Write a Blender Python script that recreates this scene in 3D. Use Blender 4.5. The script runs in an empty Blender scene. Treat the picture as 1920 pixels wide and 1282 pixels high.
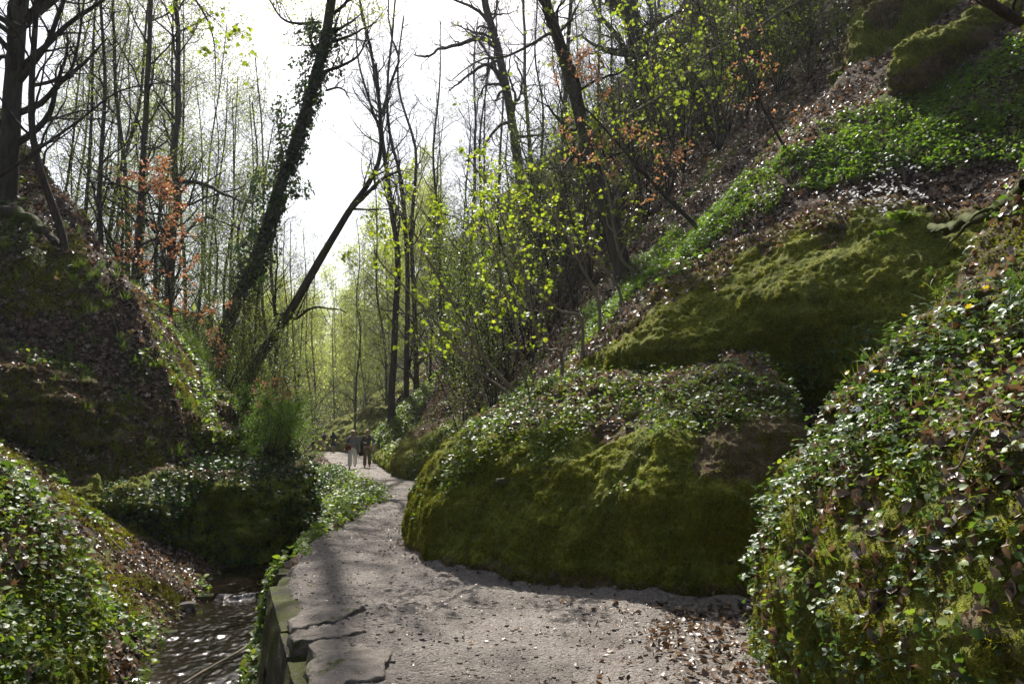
import bpy, math, random
import numpy as np
from mathutils import Vector

SC = bpy.context.scene
COL = SC.collection
rng = np.random.default_rng(7)
random.seed(7)

# ------------------------------------------------------------------ camera
CAM = np.array([0.0, 0.0, 1.6])
PITCH = math.radians(6.5)
FPX = 1493.0                       # 28 mm lens on a 36 mm sensor, in 1920-px units
cd = bpy.data.cameras.new("camera")
cd.lens = 28.0
cd.sensor_width = 36.0
cd.clip_start = 0.05
cd.clip_end = 2000.0
cam = bpy.data.objects.new("camera", cd)
COL.objects.link(cam)
cam.location = CAM
cam.rotation_euler = (math.radians(90) + PITCH, 0, 0)
SC.camera = cam

# ------------------------------------------------------------------ light
SUN_EL, SUN_AZ = math.radians(49), math.radians(-13)     # azimuth from +Y towards +X
sdir = Vector((math.sin(SUN_AZ) * math.cos(SUN_EL), math.cos(SUN_AZ) * math.cos(SUN_EL), math.sin(SUN_EL)))
sl = bpy.data.lights.new("sun", 'SUN')
sl.energy = 5.0
sl.angle = math.radians(0.5)
sl.color = (1.0, 0.95, 0.87)
so = bpy.data.objects.new("sun", sl)
COL.objects.link(so)
so.rotation_euler = sdir.to_track_quat('Z', 'Y').to_euler()
so.location = (-20, 40, 60)

W = bpy.data.worlds.new("World")
SC.world = W
W.use_nodes = True
nt = W.node_tree
nt.nodes.clear()
n_out = nt.nodes.new("ShaderNodeOutputWorld")
n_bg = nt.nodes.new("ShaderNodeBackground")
n_sky = nt.nodes.new("ShaderNodeTexSky")
n_sky.sky_type = 'NISHITA'
n_sky.sun_disc = False
n_sky.sun_elevation = SUN_EL
n_sky.sun_rotation = SUN_AZ
n_sky.air_density = 1.0
n_sky.dust_density = 3.0
n_bg.inputs["Strength"].default_value = 0.082
n_tc = nt.nodes.new("ShaderNodeTexCoord")
n_map = nt.nodes.new("ShaderNodeMapping")
n_map.inputs["Scale"].default_value = (1, 1, 2.2)
n_noise = nt.nodes.new("ShaderNodeTexNoise")
n_noise.inputs["Scale"].default_value = 3.2
n_noise.inputs["Detail"].default_value = 6
n_noise.inputs["Roughness"].default_value = 0.58
n_ramp = nt.nodes.new("ShaderNodeValToRGB")
n_ramp.color_ramp.elements[0].position = 0.45
n_ramp.color_ramp.elements[0].color = (0.12, 0.12, 0.12, 1)
n_ramp.color_ramp.elements[1].position = 0.66
n_ramp.color_ramp.elements[1].color = (1, 1, 1, 1)
n_mix = nt.nodes.new("ShaderNodeMix")
n_mix.data_type = 'RGBA'
n_mix.inputs["B"].default_value = (9.0, 9.3, 9.9, 1)
L = nt.links.new
# thin cloud is brightest round the sun and greyer away from it
n_nrm = nt.nodes.new("ShaderNodeVectorMath"); n_nrm.operation = 'NORMALIZE'
n_dot = nt.nodes.new("ShaderNodeVectorMath"); n_dot.operation = 'DOT_PRODUCT'
n_dot.inputs[1].default_value = sdir
n_glow = nt.nodes.new("ShaderNodeMapRange")
n_glow.interpolation_type = 'SMOOTHSTEP'
n_glow.inputs["From Min"].default_value = 0.35
n_glow.inputs["From Max"].default_value = 1.0
n_glow.inputs["To Min"].default_value = 0.16
n_glow.inputs["To Max"].default_value = 0.85
n_cl = nt.nodes.new("ShaderNodeVectorMath"); n_cl.operation = 'SCALE'
n_cl.inputs[0].default_value = (11.0, 11.3, 11.9)
L(n_tc.outputs["Generated"], n_nrm.inputs[0])
L(n_nrm.outputs["Vector"], n_dot.inputs[0])
L(n_dot.outputs["Value"], n_glow.inputs["Value"])
L(n_glow.outputs["Result"], n_cl.inputs["Scale"])
L(n_cl.outputs["Vector"], n_mix.inputs["B"])
L(n_tc.outputs["Generated"], n_map.inputs["Vector"])
L(n_map.outputs["Vector"], n_noise.inputs["Vector"])
L(n_noise.outputs["Fac"], n_ramp.inputs["Fac"])
L(n_ramp.outputs["Color"], n_mix.inputs["Factor"])
L(n_sky.outputs["Color"], n_mix.inputs["A"])
L(n_mix.outputs["Result"], n_bg.inputs["Color"])
L(n_bg.outputs["Background"], n_out.inputs["Surface"])

SC.view_settings.view_transform = 'Standard'
SC.view_settings.look = 'None'
SC.view_settings.gamma = 1.0
SC.view_settings.exposure = 1.1
SC.view_settings.use_curve_mapping = False
SC.render.engine = 'CYCLES'
SC.cycles.max_bounces = 6
SC.cycles.diffuse_bounces = 3
SC.cycles.glossy_bounces = 2
SC.cycles.transmission_bounces = 4
SC.cycles.transparent_max_bounces = 4
SC.cycles.caustics_reflective = False
SC.cycles.caustics_refractive = False
SC.cycles.sample_clamp_indirect = 4.0
SC.cycles.use_denoising = True
SC.cycles.volume_bounces = 0
HAZE = 0.00035

# ------------------------------------------------------------------ helpers: projection
def P(x, y, Y):
    """world point at forward distance Y seen at photograph pixel (x, y)"""
    u = (x - 960.0) / FPX
    v = (641.0 - y) / FPX
    cy = math.cos(PITCH) - v * math.sin(PITCH)
    cz = math.sin(PITCH) + v * math.cos(PITCH)
    k = Y / cy
    return np.array([u * k, Y, CAM[2] + cz * k])

def project(pts):
    d = np.asarray(pts, float) - CAM
    fwd = d[..., 1] * math.cos(PITCH) + d[..., 2] * math.sin(PITCH)
    up = -d[..., 1] * math.sin(PITCH) + d[..., 2] * math.cos(PITCH)
    f = np.maximum(fwd, 0.05)
    return 960 + FPX * d[..., 0] / f, 641 - FPX * up / f, fwd

# ------------------------------------------------------------------ helpers: noise
def _h(i, j, k, s):
    n = (i.astype(np.uint32) * np.uint32(374761393)) ^ (j.astype(np.uint32) * np.uint32(668265263)) ^ (k.astype(np.uint32) * np.uint32(2246822519)) ^ np.uint32(s * 3266489917 % 4294967296)
    n = (n ^ (n >> np.uint32(13))) * np.uint32(1274126177)
    n = (n ^ (n >> np.uint32(16))) * np.uint32(2654435761)
    n = n ^ (n >> np.uint32(15))
    return n.astype(np.float64) / 4294967295.0

def vnoise(p, seed=0):
    p = np.asarray(p, float)
    f = np.floor(p)
    i = f.astype(np.int64) & 0xffffffff
    i = [i[..., a] for a in range(3)]
    t = p - f
    t = t * t * t * (t * (t * 6 - 15) + 10)
    r = 0
    for a in (0, 1):
        wa = t[..., 0] if a else 1 - t[..., 0]
        for b in (0, 1):
            wb = t[..., 1] if b else 1 - t[..., 1]
            for c in (0, 1):
                wc = t[..., 2] if c else 1 - t[..., 2]
                r = r + wa * wb * wc * _h(i[0] + a, i[1] + b, i[2] + c, seed)
    return r * 2 - 1

def fbm(p, scale=1.0, octv=4, seed=0, gain=0.5):
    p = np.asarray(p, float) * scale
    r, a, tot = 0, 1.0, 0
    for o in range(octv):
        r = r + a * vnoise(p + 17.3 * o, seed + o)
        tot += a
        a *= gain
        p = p * 2.03
    return r / tot

def fbm2(x, y, scale=1.0, octv=4, seed=0):
    return fbm(np.stack([x, y, np.zeros_like(x)], -1), scale, octv, seed)

def sstep(a, b, x):
    t = np.clip((x - a) / (b - a), 0, 1)
    return t * t * (3 - 2 * t)

# ------------------------------------------------------------------ helpers: meshes
def mesh(name, V, F, mat=None, parent=None, smooth=True, link=True):
    """V (n,3), F a list of (m,k) index arrays -> ONE mesh object"""
    V = np.ascontiguousarray(V, np.float32)
    me = bpy.data.meshes.new(name)
    F = [np.asarray(f, np.int32) for f in F if len(f)]
    idx = np.concatenate([f.ravel() for f in F])
    cnt = np.concatenate([np.full(len(f), f.shape[1], np.int32) for f in F])
    st = np.concatenate([[0], np.cumsum(cnt)[:-1]]).astype(np.int32)
    me.vertices.add(len(V))
    me.vertices.foreach_set("co", V.ravel())
    me.loops.add(len(idx))
    me.loops.foreach_set("vertex_index", idx)
    me.polygons.add(len(cnt))
    me.polygons.foreach_set("loop_start", st)
    me.polygons.foreach_set("use_smooth", np.full(len(cnt), smooth, bool))
    me.update(calc_edges=True)
    if mat is not None:
        for m in (mat if isinstance(mat, (list, tuple)) else [mat]):
            me.materials.append(m)
    o = bpy.data.objects.new(name, me)
    if link:
        COL.objects.link(o)
    if parent is not None:
        o.parent = parent
    return o

def attr(o, name, vals):
    a = o.data.attributes.new(name, 'FLOAT', 'POINT')
    a.data.foreach_set("value", np.ascontiguousarray(vals, np.float32))

def gridf(n, m, wrap=False):
    i, j = np.meshgrid(np.arange(n - 1), np.arange(m if wrap else m - 1), indexing='ij')
    j2 = (j + 1) % m
    return np.stack([i * m + j, i * m + j2, (i + 1) * m + j2, (i + 1) * m + j], -1).reshape(-1, 4)

def tag(o, label=None, cat=None, group=None, kind=None):
    if label: o["label"] = label
    if cat: o["category"] = cat
    if group: o["group"] = group
    if kind: o["kind"] = kind
    return o

def empty(name, loc, label=None, cat=None, group=None):
    o = bpy.data.objects.new(name, None)
    o.empty_display_size = 0.1
    o.location = loc
    COL.objects.link(o)
    return tag(o, label, cat, group)

def copy_tree(o, parent=None):
    c = o.copy()
    COL.objects.link(c)
    if parent is not None:
        c.parent = parent
    for ch in list(o.children):
        copy_tree(ch, c)
    return c

def normalize(a):
    return a / np.maximum(np.linalg.norm(a, axis=-1, keepdims=True), 1e-9)

def catmull(ctrl, n):
    """smooth curve through ctrl (m, ...) resampled at n even parameters"""
    c = np.asarray(ctrl, float)
    m = len(c)
    c = np.concatenate([2 * c[:1] - c[1:2], c, 2 * c[-1:] - c[-2:-1]])
    t = np.linspace(0, m - 1 - 1e-9, n)
    i = t.astype(int)
    f = (t - i).reshape((-1,) + (1,) * (c.ndim - 1))
    p0, p1, p2, p3 = c[i], c[i + 1], c[i + 2], c[i + 3]
    return 0.5 * (2 * p1 + (p2 - p0) * f + (2 * p0 - 5 * p1 + 4 * p2 - p3) * f ** 2 + (3 * p1 - p0 - 3 * p2 + p3) * f ** 3)

def tubes(Pt, R, sides=6, cap=True):
    """Pt (N,K,3), R (N,K) -> verts, faces of N tubes"""
    N, K, _ = Pt.shape
    T = normalize(np.gradient(Pt, axis=1)) if K > 2 else normalize(np.repeat((Pt[:, 1:] - Pt[:, :1]), K, axis=1))
    av = normalize(Pt[:, -1] - Pt[:, 0])
    ref = np.where(np.abs(av[:, 2:3]) > 0.8, np.array([[1.0, 0.13, 0]]), np.array([[0.0, 0.1, 1.0]]))
    U = normalize(np.cross(T, ref[:, None, :]))
    B = np.cross(T, U)
    a = np.arange(sides) * 2 * math.pi / sides
    ring = U[:, :, None, :] * np.cos(a)[None, None, :, None] + B[:, :, None, :] * np.sin(a)[None, None, :, None]
    V = Pt[:, :, None, :] + ring * R[:, :, None, None]
    g = gridf(K, sides, wrap=True)
    F = (np.arange(N) * K * sides)[:, None, None] + g[None]
    return V.reshape(-1, 3), F.reshape(-1, 4)[:, ::-1]

class Geo:
    """collects pieces for ONE mesh"""
    def __init__(self):
        self.v, self.f, self.n = [], [], 0
    def add(self, V, F):
        V = np.asarray(V, float)
        for f in (F if isinstance(F, list) else [F]):
            self.f.append(np.asarray(f) + self.n)
        self.v.append(V)
        self.n += len(V)
        return self
    def build(self, name, mat, parent=None, smooth=True, link=True):
        V = np.concatenate(self.v)
        if parent is not None:
            V = V - np.array(parent.location)
        return mesh(name, V, self.f, mat, parent, smooth, link)

# ------------------------------------------------------------------ helpers: materials
MATS = {}
class NT:
    def __init__(self, name):
        self.m = bpy.data.materials.new(name)
        self.m.use_nodes = True
        self.t = self.m.node_tree
        self.t.nodes.clear()
        self.out = self.n("ShaderNodeOutputMaterial")
        MATS[name] = self.m
    def n(self, typ, ins=None, **kw):
        nd = self.t.nodes.new(typ)
        for k, v in kw.items():
            setattr(nd, k, v)
        for k, v in (ins or {}).items():
            if hasattr(v, "is_linked") or isinstance(v, bpy.types.NodeSocket):
                self.t.links.new(v, nd.inputs[k])
            else:
                nd.inputs[k].default_value = v
        return nd
    def pos(self):
        return self.n("ShaderNodeTexCoord").outputs["Object"]
    def noise(self, vec, scale, detail=4, rough=0.55, dist=0.0):
        return self.n("ShaderNodeTexNoise", {"Vector": vec, "Scale": scale, "Detail": detail, "Roughness": rough, "Distortion": dist}).outputs["Fac"]
    def ramp(self, fac, stops, interp='LINEAR'):
        r = self.n("ShaderNodeValToRGB", {"Fac": fac})
        cr = r.color_ramp
        cr.interpolation = interp
        while len(cr.elements) < len(stops):
            cr.elements.new(0.5)
        for e, (p, c) in zip(cr.elements, stops):
            e.position = p
            e.color = (*c, 1) if len(c) == 3 else c
        return r.outputs["Color"]
    def step(self, fac, a, b):
        return self.n("ShaderNodeMapRange", {"Value": fac, "From Min": a, "From Max": b}, interpolation_type='SMOOTHSTEP').outputs["Result"]
    def mix(self, fac, a, b):
        m = self.n("ShaderNodeMix", data_type='RGBA')
        for k, v in (("Factor", fac), ("A", a), ("B", b)):
            s = m.inputs[k] if k == "Factor" else m.inputs[6 if k == "A" else 7]
            if k == "Factor":
                s = m.inputs[0]
            if isinstance(v, bpy.types.NodeSocket):
                self.t.links.new(v, s)
            elif k == "Factor":
                s.default_value = v
            else:
                s.default_value = (*v, 1)
        return m.outputs[2]
    def math(self, op, a, b=0.0):
        m = self.n("ShaderNodeMath", operation=op)
        for i, v in enumerate((a, b)):
            if isinstance(v, bpy.types.NodeSocket):
                self.t.links.new(v, m.inputs[i])
            else:
                m.inputs[i].default_value = v
        return m.outputs[0]
    def bump(self, h, dist, strength=1.0, prev=None):
        ins = {"Height": h, "Distance": dist, "Strength": strength}
        if prev is not None:
            ins["Normal"] = prev
        return self.n("ShaderNodeBump", ins).outputs["Normal"]
    def island(self):
        return self.n("ShaderNodeNewGeometry").outputs["Random Per Island"]
    def attr(self, name):
        return self.n("ShaderNodeAttribute", attribute_name=name).outputs["Fac"]
    def bsdf(self, col, rough=0.8, spec=0.3, normal=None, **extra):
        ins = {"Base Color": col if isinstance(col, bpy.types.NodeSocket) else (*col, 1), "Roughness": rough, "Specular IOR Level": spec}
        if normal is not None:
            ins["Normal"] = normal
        ins.update(extra)
        return self.n("ShaderNodeBsdfPrincipled", ins).outputs[0]
    def surf(self, s):
        self.t.links.new(s, self.out.inputs["Surface"])
        return self.m

def leaf_mat(name, stops, trans=0.45, tcol=1.0, rough=0.4, spec=0.5, tint=(1.15, 1.1, 0.45)):
    """leaf: per-leaf colour, glossy top, light shining through"""
    t = NT(name)
    c = t.ramp(t.island(), stops)
    b = t.bsdf(c, rough, spec)
    tc = t.n("ShaderNodeMix", data_type='RGBA', blend_type='MULTIPLY')
    tc.inputs[0].default_value = 1.0
    t.t.links.new(c, tc.inputs[6])
    tc.inputs[7].default_value = (tint[0] * tcol, tint[1] * tcol, tint[2] * tcol, 1)
    tr = t.n("ShaderNodeBsdfTranslucent", {"Color": tc.outputs[2]}).outputs[0]
    mx = t.n("ShaderNodeMixShader", {0: trans, 1: b, 2: tr}).outputs[0]
    return t.surf(mx)
# ------------------------------------------------------------------ setting materials
def litter_ground():
    t = NT("leaf_litter_soil")
    p = t.pos()
    w = t.n("ShaderNodeTexNoise", {"Vector": p, "Scale": 9.0, "Detail": 2.0})
    pw = t.n("ShaderNodeMix", {0: 0.06}, data_type='VECTOR')
    t.t.links.new(p, pw.inputs[4]); t.t.links.new(w.outputs["Color"], pw.inputs[5])
    vo = t.n("ShaderNodeTexVoronoi", {"Vector": pw.outputs[1], "Scale": 13.0, "Randomness": 1.0})
    sep = t.n("ShaderNodeSeparateColor", {"Color": vo.outputs["Color"]})
    leafc = t.ramp(sep.outputs[0], [(0.0, (0.028, 0.018, 0.012)), (0.3, (0.072, 0.047, 0.032)), (0.55, (0.12, 0.085, 0.060)), (0.78, (0.18, 0.138, 0.105)), (1.0, (0.11, 0.05, 0.025))])
    edge = t.step(vo.outputs["Distance"], 0.75, 0.35)
    c = t.mix(edge, (0.02, 0.015, 0.01), leafc)
    soil = t.step(t.noise(p, 1.3, 5), 0.55, 0.72)
    c = t.mix(soil, c, (0.04, 0.028, 0.02))
    g = t.step(t.noise(p, 0.7, 6, 0.65), 0.50, 0.64)
    mossc = t.ramp(t.noise(p, 22, 3), [(0.3, (0.026, 0.034, 0.007)), (0.7, (0.11, 0.115, 0.018))])
    g2 = t.math('MULTIPLY', g, t.attr("moss"))
    c = t.mix(g2, c, mossc)
    h = t.math('ADD', t.math('MULTIPLY', sep.outputs[1], 0.6), t.noise(p, 40, 3))
    nrm = t.bump(h, 0.05, 0.9)
    return t.surf(t.bsdf(c, 0.9, 0.12, nrm))

def gravel_path():
    t = NT("gravel_path")
    p = t.pos()
    vo = t.n("ShaderNodeTexVoronoi", {"Vector": p, "Scale": 46.0})
    sep = t.n("ShaderNodeSeparateColor", {"Color": vo.outputs["Color"]})
    base = t.ramp(t.noise(p, 1.1, 6, 0.6), [(0.3, (0.11, 0.091, 0.076)), (0.5, (0.225, 0.194, 0.167)), (0.72, (0.37, 0.328, 0.29))])
    peb = t.ramp(sep.outputs[0], [(0.0, (0.075, 0.064, 0.055)), (0.5, (0.20, 0.176, 0.156)), (0.85, (0.34, 0.305, 0.275)), (1.0, (0.54, 0.50, 0.46))])
    c = t.mix(0.40, base, peb)
    v2 = t.n("ShaderNodeTexVoronoi", {"Vector": p, "Scale": 13.0})
    s2 = t.n("ShaderNodeSeparateColor", {"Color": v2.outputs["Color"]})
    big = t.math('MULTIPLY', t.step(v2.outputs["Distance"], 0.30, 0.18), t.step(s2.outputs[0], 0.80, 0.84))
    c = t.mix(big, c, t.ramp(s2.outputs[1], [(0.0, (0.10, 0.085, 0.075)), (1.0, (0.38, 0.345, 0.31))]))
    fine = t.noise(p, 130, 3)
    c = t.mix(t.math('MULTIPLY', t.step(fine, 0.45, 0.68), 0.55), c, (0.34, 0.295, 0.26))
    damp = t.step(t.noise(p, 0.45, 4), 0.52, 0.66)
    c = t.mix(t.math('MULTIPLY', damp, 0.55), c, (0.075, 0.062, 0.052))
    h = t.math('ADD', t.math('ADD', t.math('MULTIPLY', vo.outputs["Distance"], -0.6), t.math('MULTIPLY', fine, 0.7)), t.math('MULTIPLY', big, 0.8))
    nrm = t.bump(h, 0.05, 1.0)
    return t.surf(t.bsdf(c, 0.85, 0.25, nrm))

def moss_rock(name="moss_on_sandstone", dry=0.0):
    """moss cushions with bare reddish sandstone where the attribute 'bare' says so, leaf litter soil where 'soil' says so"""
    t = NT(name)
    p = t.pos()
    n1 = t.noise(p, 3.0, 6, 0.6)
    n2 = t.noise(p, 28, 4, 0.6)
    n3 = t.noise(p, 95, 3, 0.6)
    mossa = t.ramp(n2, [(0.28, (0.055, 0.064, 0.008)), (0.5, (0.165, 0.175, 0.019)), (0.72, (0.31, 0.31, 0.040))])
    mossb = t.ramp(n2, [(0.28, (0.030, 0.042, 0.006)), (0.5, (0.088, 0.108, 0.013)), (0.72, (0.18, 0.20, 0.026))])
    c = t.mix(t.step(n1, 0.40, 0.62), mossa, mossb)
    c = t.mix(t.math('MULTIPLY', t.step(n3, 0.5, 0.7), 0.5), c, (0.018, 0.020, 0.005))
    brown = t.step(t.noise(p, 5.5, 5, 0.7), 0.54, 0.70)
    c = t.mix(t.math('MULTIPLY', brown, 0.7), c, (0.042, 0.034, 0.014))
    st = t.n("ShaderNodeMapping", {"Vector": p, "Scale": (3.2, 3.2, 0.55)}).outputs[0]
    streak = t.step(t.noise(st, 1.0, 5, 0.6), 0.50, 0.66)
    c = t.mix(t.math('MULTIPLY', streak, 0.42), c, (0.036, 0.034, 0.012))
    stone = t.ramp(t.noise(p, 9, 6, 0.65), [(0.3, (0.050, 0.030, 0.023)), (0.7, (0.15, 0.096, 0.074))])
    bare = t.math('ADD', t.attr("bare"), t.math('SUBTRACT', t.noise(p, 6, 5, 0.65), 0.5))
    c = t.mix(t.step(bare, 0.42, 0.60), c, stone)
    vo = t.n("ShaderNodeTexVoronoi", {"Vector": p, "Scale": 13.0})
    sep = t.n("ShaderNodeSeparateColor", {"Color": vo.outputs["Color"]})
    leafc = t.ramp(sep.outputs[0], [(0.0, (0.026, 0.018, 0.012)), (0.4, (0.075, 0.05, 0.035)), (0.75, (0.14, 0.10, 0.075)), (1.0, (0.09, 0.042, 0.023))])
    so = t.math('ADD', t.attr("soil"), t.math('SUBTRACT', t.noise(p, 4, 4, 0.6), 0.5))
    c = t.mix(t.step(so, 0.42, 0.58), c, leafc)
    h = t.math('ADD', t.math('MULTIPLY', n2, 1.0), t.math('MULTIPLY', n3, 0.45))
    nrm = t.bump(h, 0.05, 1.0)
    return t.surf(t.bsdf(c, 0.9, 0.12, nrm, **{"Sheen Weight": 0.25, "Sheen Roughness": 0.5, "Sheen Tint": (0.6, 0.65, 0.15, 1)}))

def stone_mat(name, c0, c1, mossy):
    t = NT(name)
    p = t.pos()
    c = t.ramp(t.noise(p, 4.5, 8, 0.65), [(0.3, c0), (0.7, c1)])
    fine = t.noise(p, 60, 4, 0.65)
    c = t.mix(t.step(fine, 0.55, 0.75), c, tuple(min(1, v * 1.35) for v in c1))
    m = t.step(t.noise(p, 3.2, 6, 0.7), 0.60 - mossy, 0.72 - mossy)
    mc = t.ramp(t.noise(p, 40, 3), [(0.3, (0.03, 0.04, 0.007)), (0.7, (0.10, 0.11, 0.018))])
    c = t.mix(m, c, mc)
    dirt = t.step(t.noise(p, 2.3, 6, 0.7), 0.50, 0.66)
    c = t.mix(t.math('MULTIPLY', dirt, 0.6), c, (0.085, 0.066, 0.052))
    lay = t.n("ShaderNodeTexNoise", {"Vector": t.n("ShaderNodeMapping", {"Vector": p, "Scale": (2, 2, 22)}).outputs[0], "Scale": 1.0, "Detail": 5.0}).outputs["Fac"]
    nrm = t.bump(t.math('ADD', fine, lay), 0.03, 0.8)
    return t.surf(t.bsdf(c, 0.85, 0.25, nrm))

def water_mat():
    t = NT("stream_water")
    p = t.pos()
    mp = t.n("ShaderNodeMapping", {"Vector": p, "Scale": (7.0, 3.2, 4.0)}).outputs[0]
    n = t.noise(mp, 1.6, 5, 0.6, 0.6)
    n2 = t.noise(mp, 7.0, 3, 0.6)
    h = t.math('ADD', n, t.math('MULTIPLY', n2, 0.3))
    nrm = t.bump(h, 0.012, 0.7)
    bed = t.ramp(t.noise(p, 5, 5, 0.6), [(0.3, (0.004, 0.003, 0.002)), (0.7, (0.016, 0.011, 0.007))])
    return t.surf(t.bsdf(bed, 0.05, 1.0, nrm, IOR=1.33))

def bark_mat(name, c0, c1, mossy=0.0):
    t = NT(name)
    p = t.pos()
    mp = t.n("ShaderNodeMapping", {"Vector": p, "Scale": (9, 9, 1.6)}).outputs[0]
    n = t.noise(mp, 1.5, 6, 0.65)
    c = t.ramp(n, [(0.3, c0), (0.7, c1)])
    if mossy:
        m = t.step(t.noise(p, 1.1, 5, 0.6), 0.62 - mossy, 0.74 - mossy)
        c = t.mix(m, c, (0.06, 0.07, 0.013))
    nrm = t.bump(n, 0.05, 0.8)
    return t.surf(t.bsdf(c, 0.9, 0.15, nrm))

M_GROUND = litter_ground()
M_PATH = gravel_path()
M_MOSS = moss_rock()
M_SLAB = stone_mat("coping_sandstone", (0.13, 0.112, 0.094), (0.31, 0.27, 0.23), 0.03)
M_WALL = stone_mat("mossy_wall_stone", (0.05, 0.042, 0.034), (0.13, 0.11, 0.09), 0.19)
M_WATER = water_mat()
M_BARK = bark_mat("grey_bark", (0.028, 0.023, 0.018), (0.085, 0.072, 0.058))
M_BARKM = bark_mat("mossy_bark", (0.030, 0.025, 0.018), (0.10, 0.082, 0.060), 0.12)
M_BARKL = bark_mat("sunlit_pale_bark", (0.12, 0.10, 0.07), (0.28, 0.24, 0.175))  # bark lightened so its colour carries the sunlight on the sapling stems
M_TWIG = bark_mat("dark_twig_bark", (0.022, 0.018, 0.014), (0.06, 0.05, 0.038))
G = lambda *c: c
M_DEAD = leaf_mat("dead_leaf", [(0.0, (0.028, 0.017, 0.011)), (0.25, (0.072, 0.047, 0.030)), (0.5, (0.13, 0.090, 0.060)), (0.75, (0.20, 0.148, 0.104)), (0.94, (0.29, 0.235, 0.18)), (1.0, (0.15, 0.060, 0.026))], 0.25, 1.0, 0.42, 0.5, (1.2, 0.9, 0.6))
M_HERB = leaf_mat("woodland_herb_leaf", [(0.0, (0.035, 0.068, 0.016)), (0.4, (0.075, 0.135, 0.024)), (0.75, (0.125, 0.195, 0.034)), (1.0, (0.20, 0.25, 0.045))], 0.45, 1.4, 0.47, 0.32)
M_IVY = leaf_mat("ivy_leaf", [(0.0, (0.012, 0.030, 0.010)), (0.6, (0.025, 0.055, 0.018)), (1.0, (0.07, 0.115, 0.035))], 0.32, 1.3, 0.48, 0.3)
M_GRASS = leaf_mat("grass_blade", [(0.0, (0.05, 0.10, 0.016)), (0.6, (0.09, 0.16, 0.024)), (1.0, (0.16, 0.20, 0.045))], 0.45, 1.3, 0.45, 0.4)
M_SPRING = leaf_mat("spring_leaf", [(0.0, (0.10, 0.145, 0.03)), (0.5, (0.165, 0.215, 0.045)), (1.0, (0.25, 0.275, 0.07))], 0.55, 1.4, 0.5, 0.3, (1.1, 1.08, 0.6))
M_MAPLE = leaf_mat("young_maple_leaf", [(0.0, (0.12, 0.19, 0.02)), (0.5, (0.19, 0.25, 0.028)), (1.0, (0.28, 0.31, 0.04))], 0.58, 1.4, 0.45, 0.35, (1.1, 1.1, 0.5))
M_SHRUB = leaf_mat("shrub_leaf", [(0.0, (0.035, 0.065, 0.012)), (0.5, (0.075, 0.12, 0.018)), (1.0, (0.15, 0.19, 0.028))], 0.5, 1.4, 0.42, 0.4)
M_BEECH = leaf_mat("dry_beech_leaf", [(0.0, (0.24, 0.12, 0.06)), (0.5, (0.36, 0.21, 0.115)), (1.0, (0.48, 0.33, 0.21))], 0.42, 1.1, 0.5, 0.3, (1.2, 0.95, 0.7))
M_WHITE = leaf_mat("white_petal", [(0.0, (0.70, 0.70, 0.68)), (1.0, (0.82, 0.82, 0.80))], 0.3, 1.0, 0.5, 0.3, (1, 1, 1))
M_YELLOW = leaf_mat("yellow_petal", [(0.0, (0.65, 0.48, 0.02)), (1.0, (0.80, 0.62, 0.03))], 0.3, 1.0, 0.4, 0.4, (1, 1, 1))
M_MOSSTUFT = leaf_mat("moss_tuft", [(0.0, (0.060, 0.070, 0.009)), (0.5, (0.165, 0.175, 0.019)), (1.0, (0.31, 0.305, 0.040))], 0.35, 1.3, 0.7, 0.1, (1.1, 1.1, 0.5))

M_COPPER = leaf_mat("copper_beech_leaf", [(0.0, (0.20, 0.085, 0.042)), (0.5, (0.31, 0.155, 0.080)), (1.0, (0.42, 0.26, 0.15))], 0.42, 1.1, 0.5, 0.3, (1.2, 0.95, 0.7))
M_LUSH = leaf_mat("lush_bush_leaf", [(0.0, (0.05, 0.11, 0.018)), (0.5, (0.09, 0.17, 0.026)), (1.0, (0.15, 0.24, 0.04))], 0.5, 1.4, 0.5, 0.3)
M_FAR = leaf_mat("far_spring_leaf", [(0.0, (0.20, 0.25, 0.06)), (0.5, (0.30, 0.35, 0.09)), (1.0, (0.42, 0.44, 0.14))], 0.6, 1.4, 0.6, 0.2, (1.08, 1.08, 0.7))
M_ANEM = leaf_mat("divided_herb_leaf", [(0.0, (0.028, 0.060, 0.022)), (0.5, (0.055, 0.105, 0.036)), (0.85, (0.085, 0.15, 0.045)), (1.0, (0.15, 0.20, 0.05))], 0.38, 1.3, 0.42, 0.4)
# ------------------------------------------------------------------ terrain
YK = np.array([-6, 2, 5.3, 7, 8.5, 10, 11.5, 14, 18, 20, 22, 25, 30, 36, 45, 64, 90, 160])
XLK = np.array([1.2, -.35, -1.36, -1.95, -2.5, -2.8, -2.95, -3.0, -3.1, -3.2, -3.5, -4.7, -6.2, -7.7, -10.3, -15.3, -21, -36])
def XL(y): return np.interp(y, YK, XLK)
YS = np.array([-6, 2, 5, 6.5, 8.6, 10.4, 12.7, 15.2, 19.6, 25, 30, 40, 64, 90, 160])
XSK = np.array([-.9, -1.7, -2.45, -2.85, -3.45, -3.85, -4.3, -4.8, -4.75, -6.4, -8.2, -11.6, -19, -26, -42])
HWK = np.array([.6, .6, .65, .65, .72, .62, .55, .5, .32, .35, .4, .5, .7, .8, .8])
ZWK = np.array([-1.25, -1.15, -1.08, -1.04, -1.0, -.97, -.94, -.9, -.66, -.6, -.55, -.5, -.4, -.2, 2])
def XS(y): return np.interp(y, YS, XSK)
def HW(y): return np.interp(y, YS, HWK)
def ZW(y): return np.interp(y, YS, ZWK)

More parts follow.
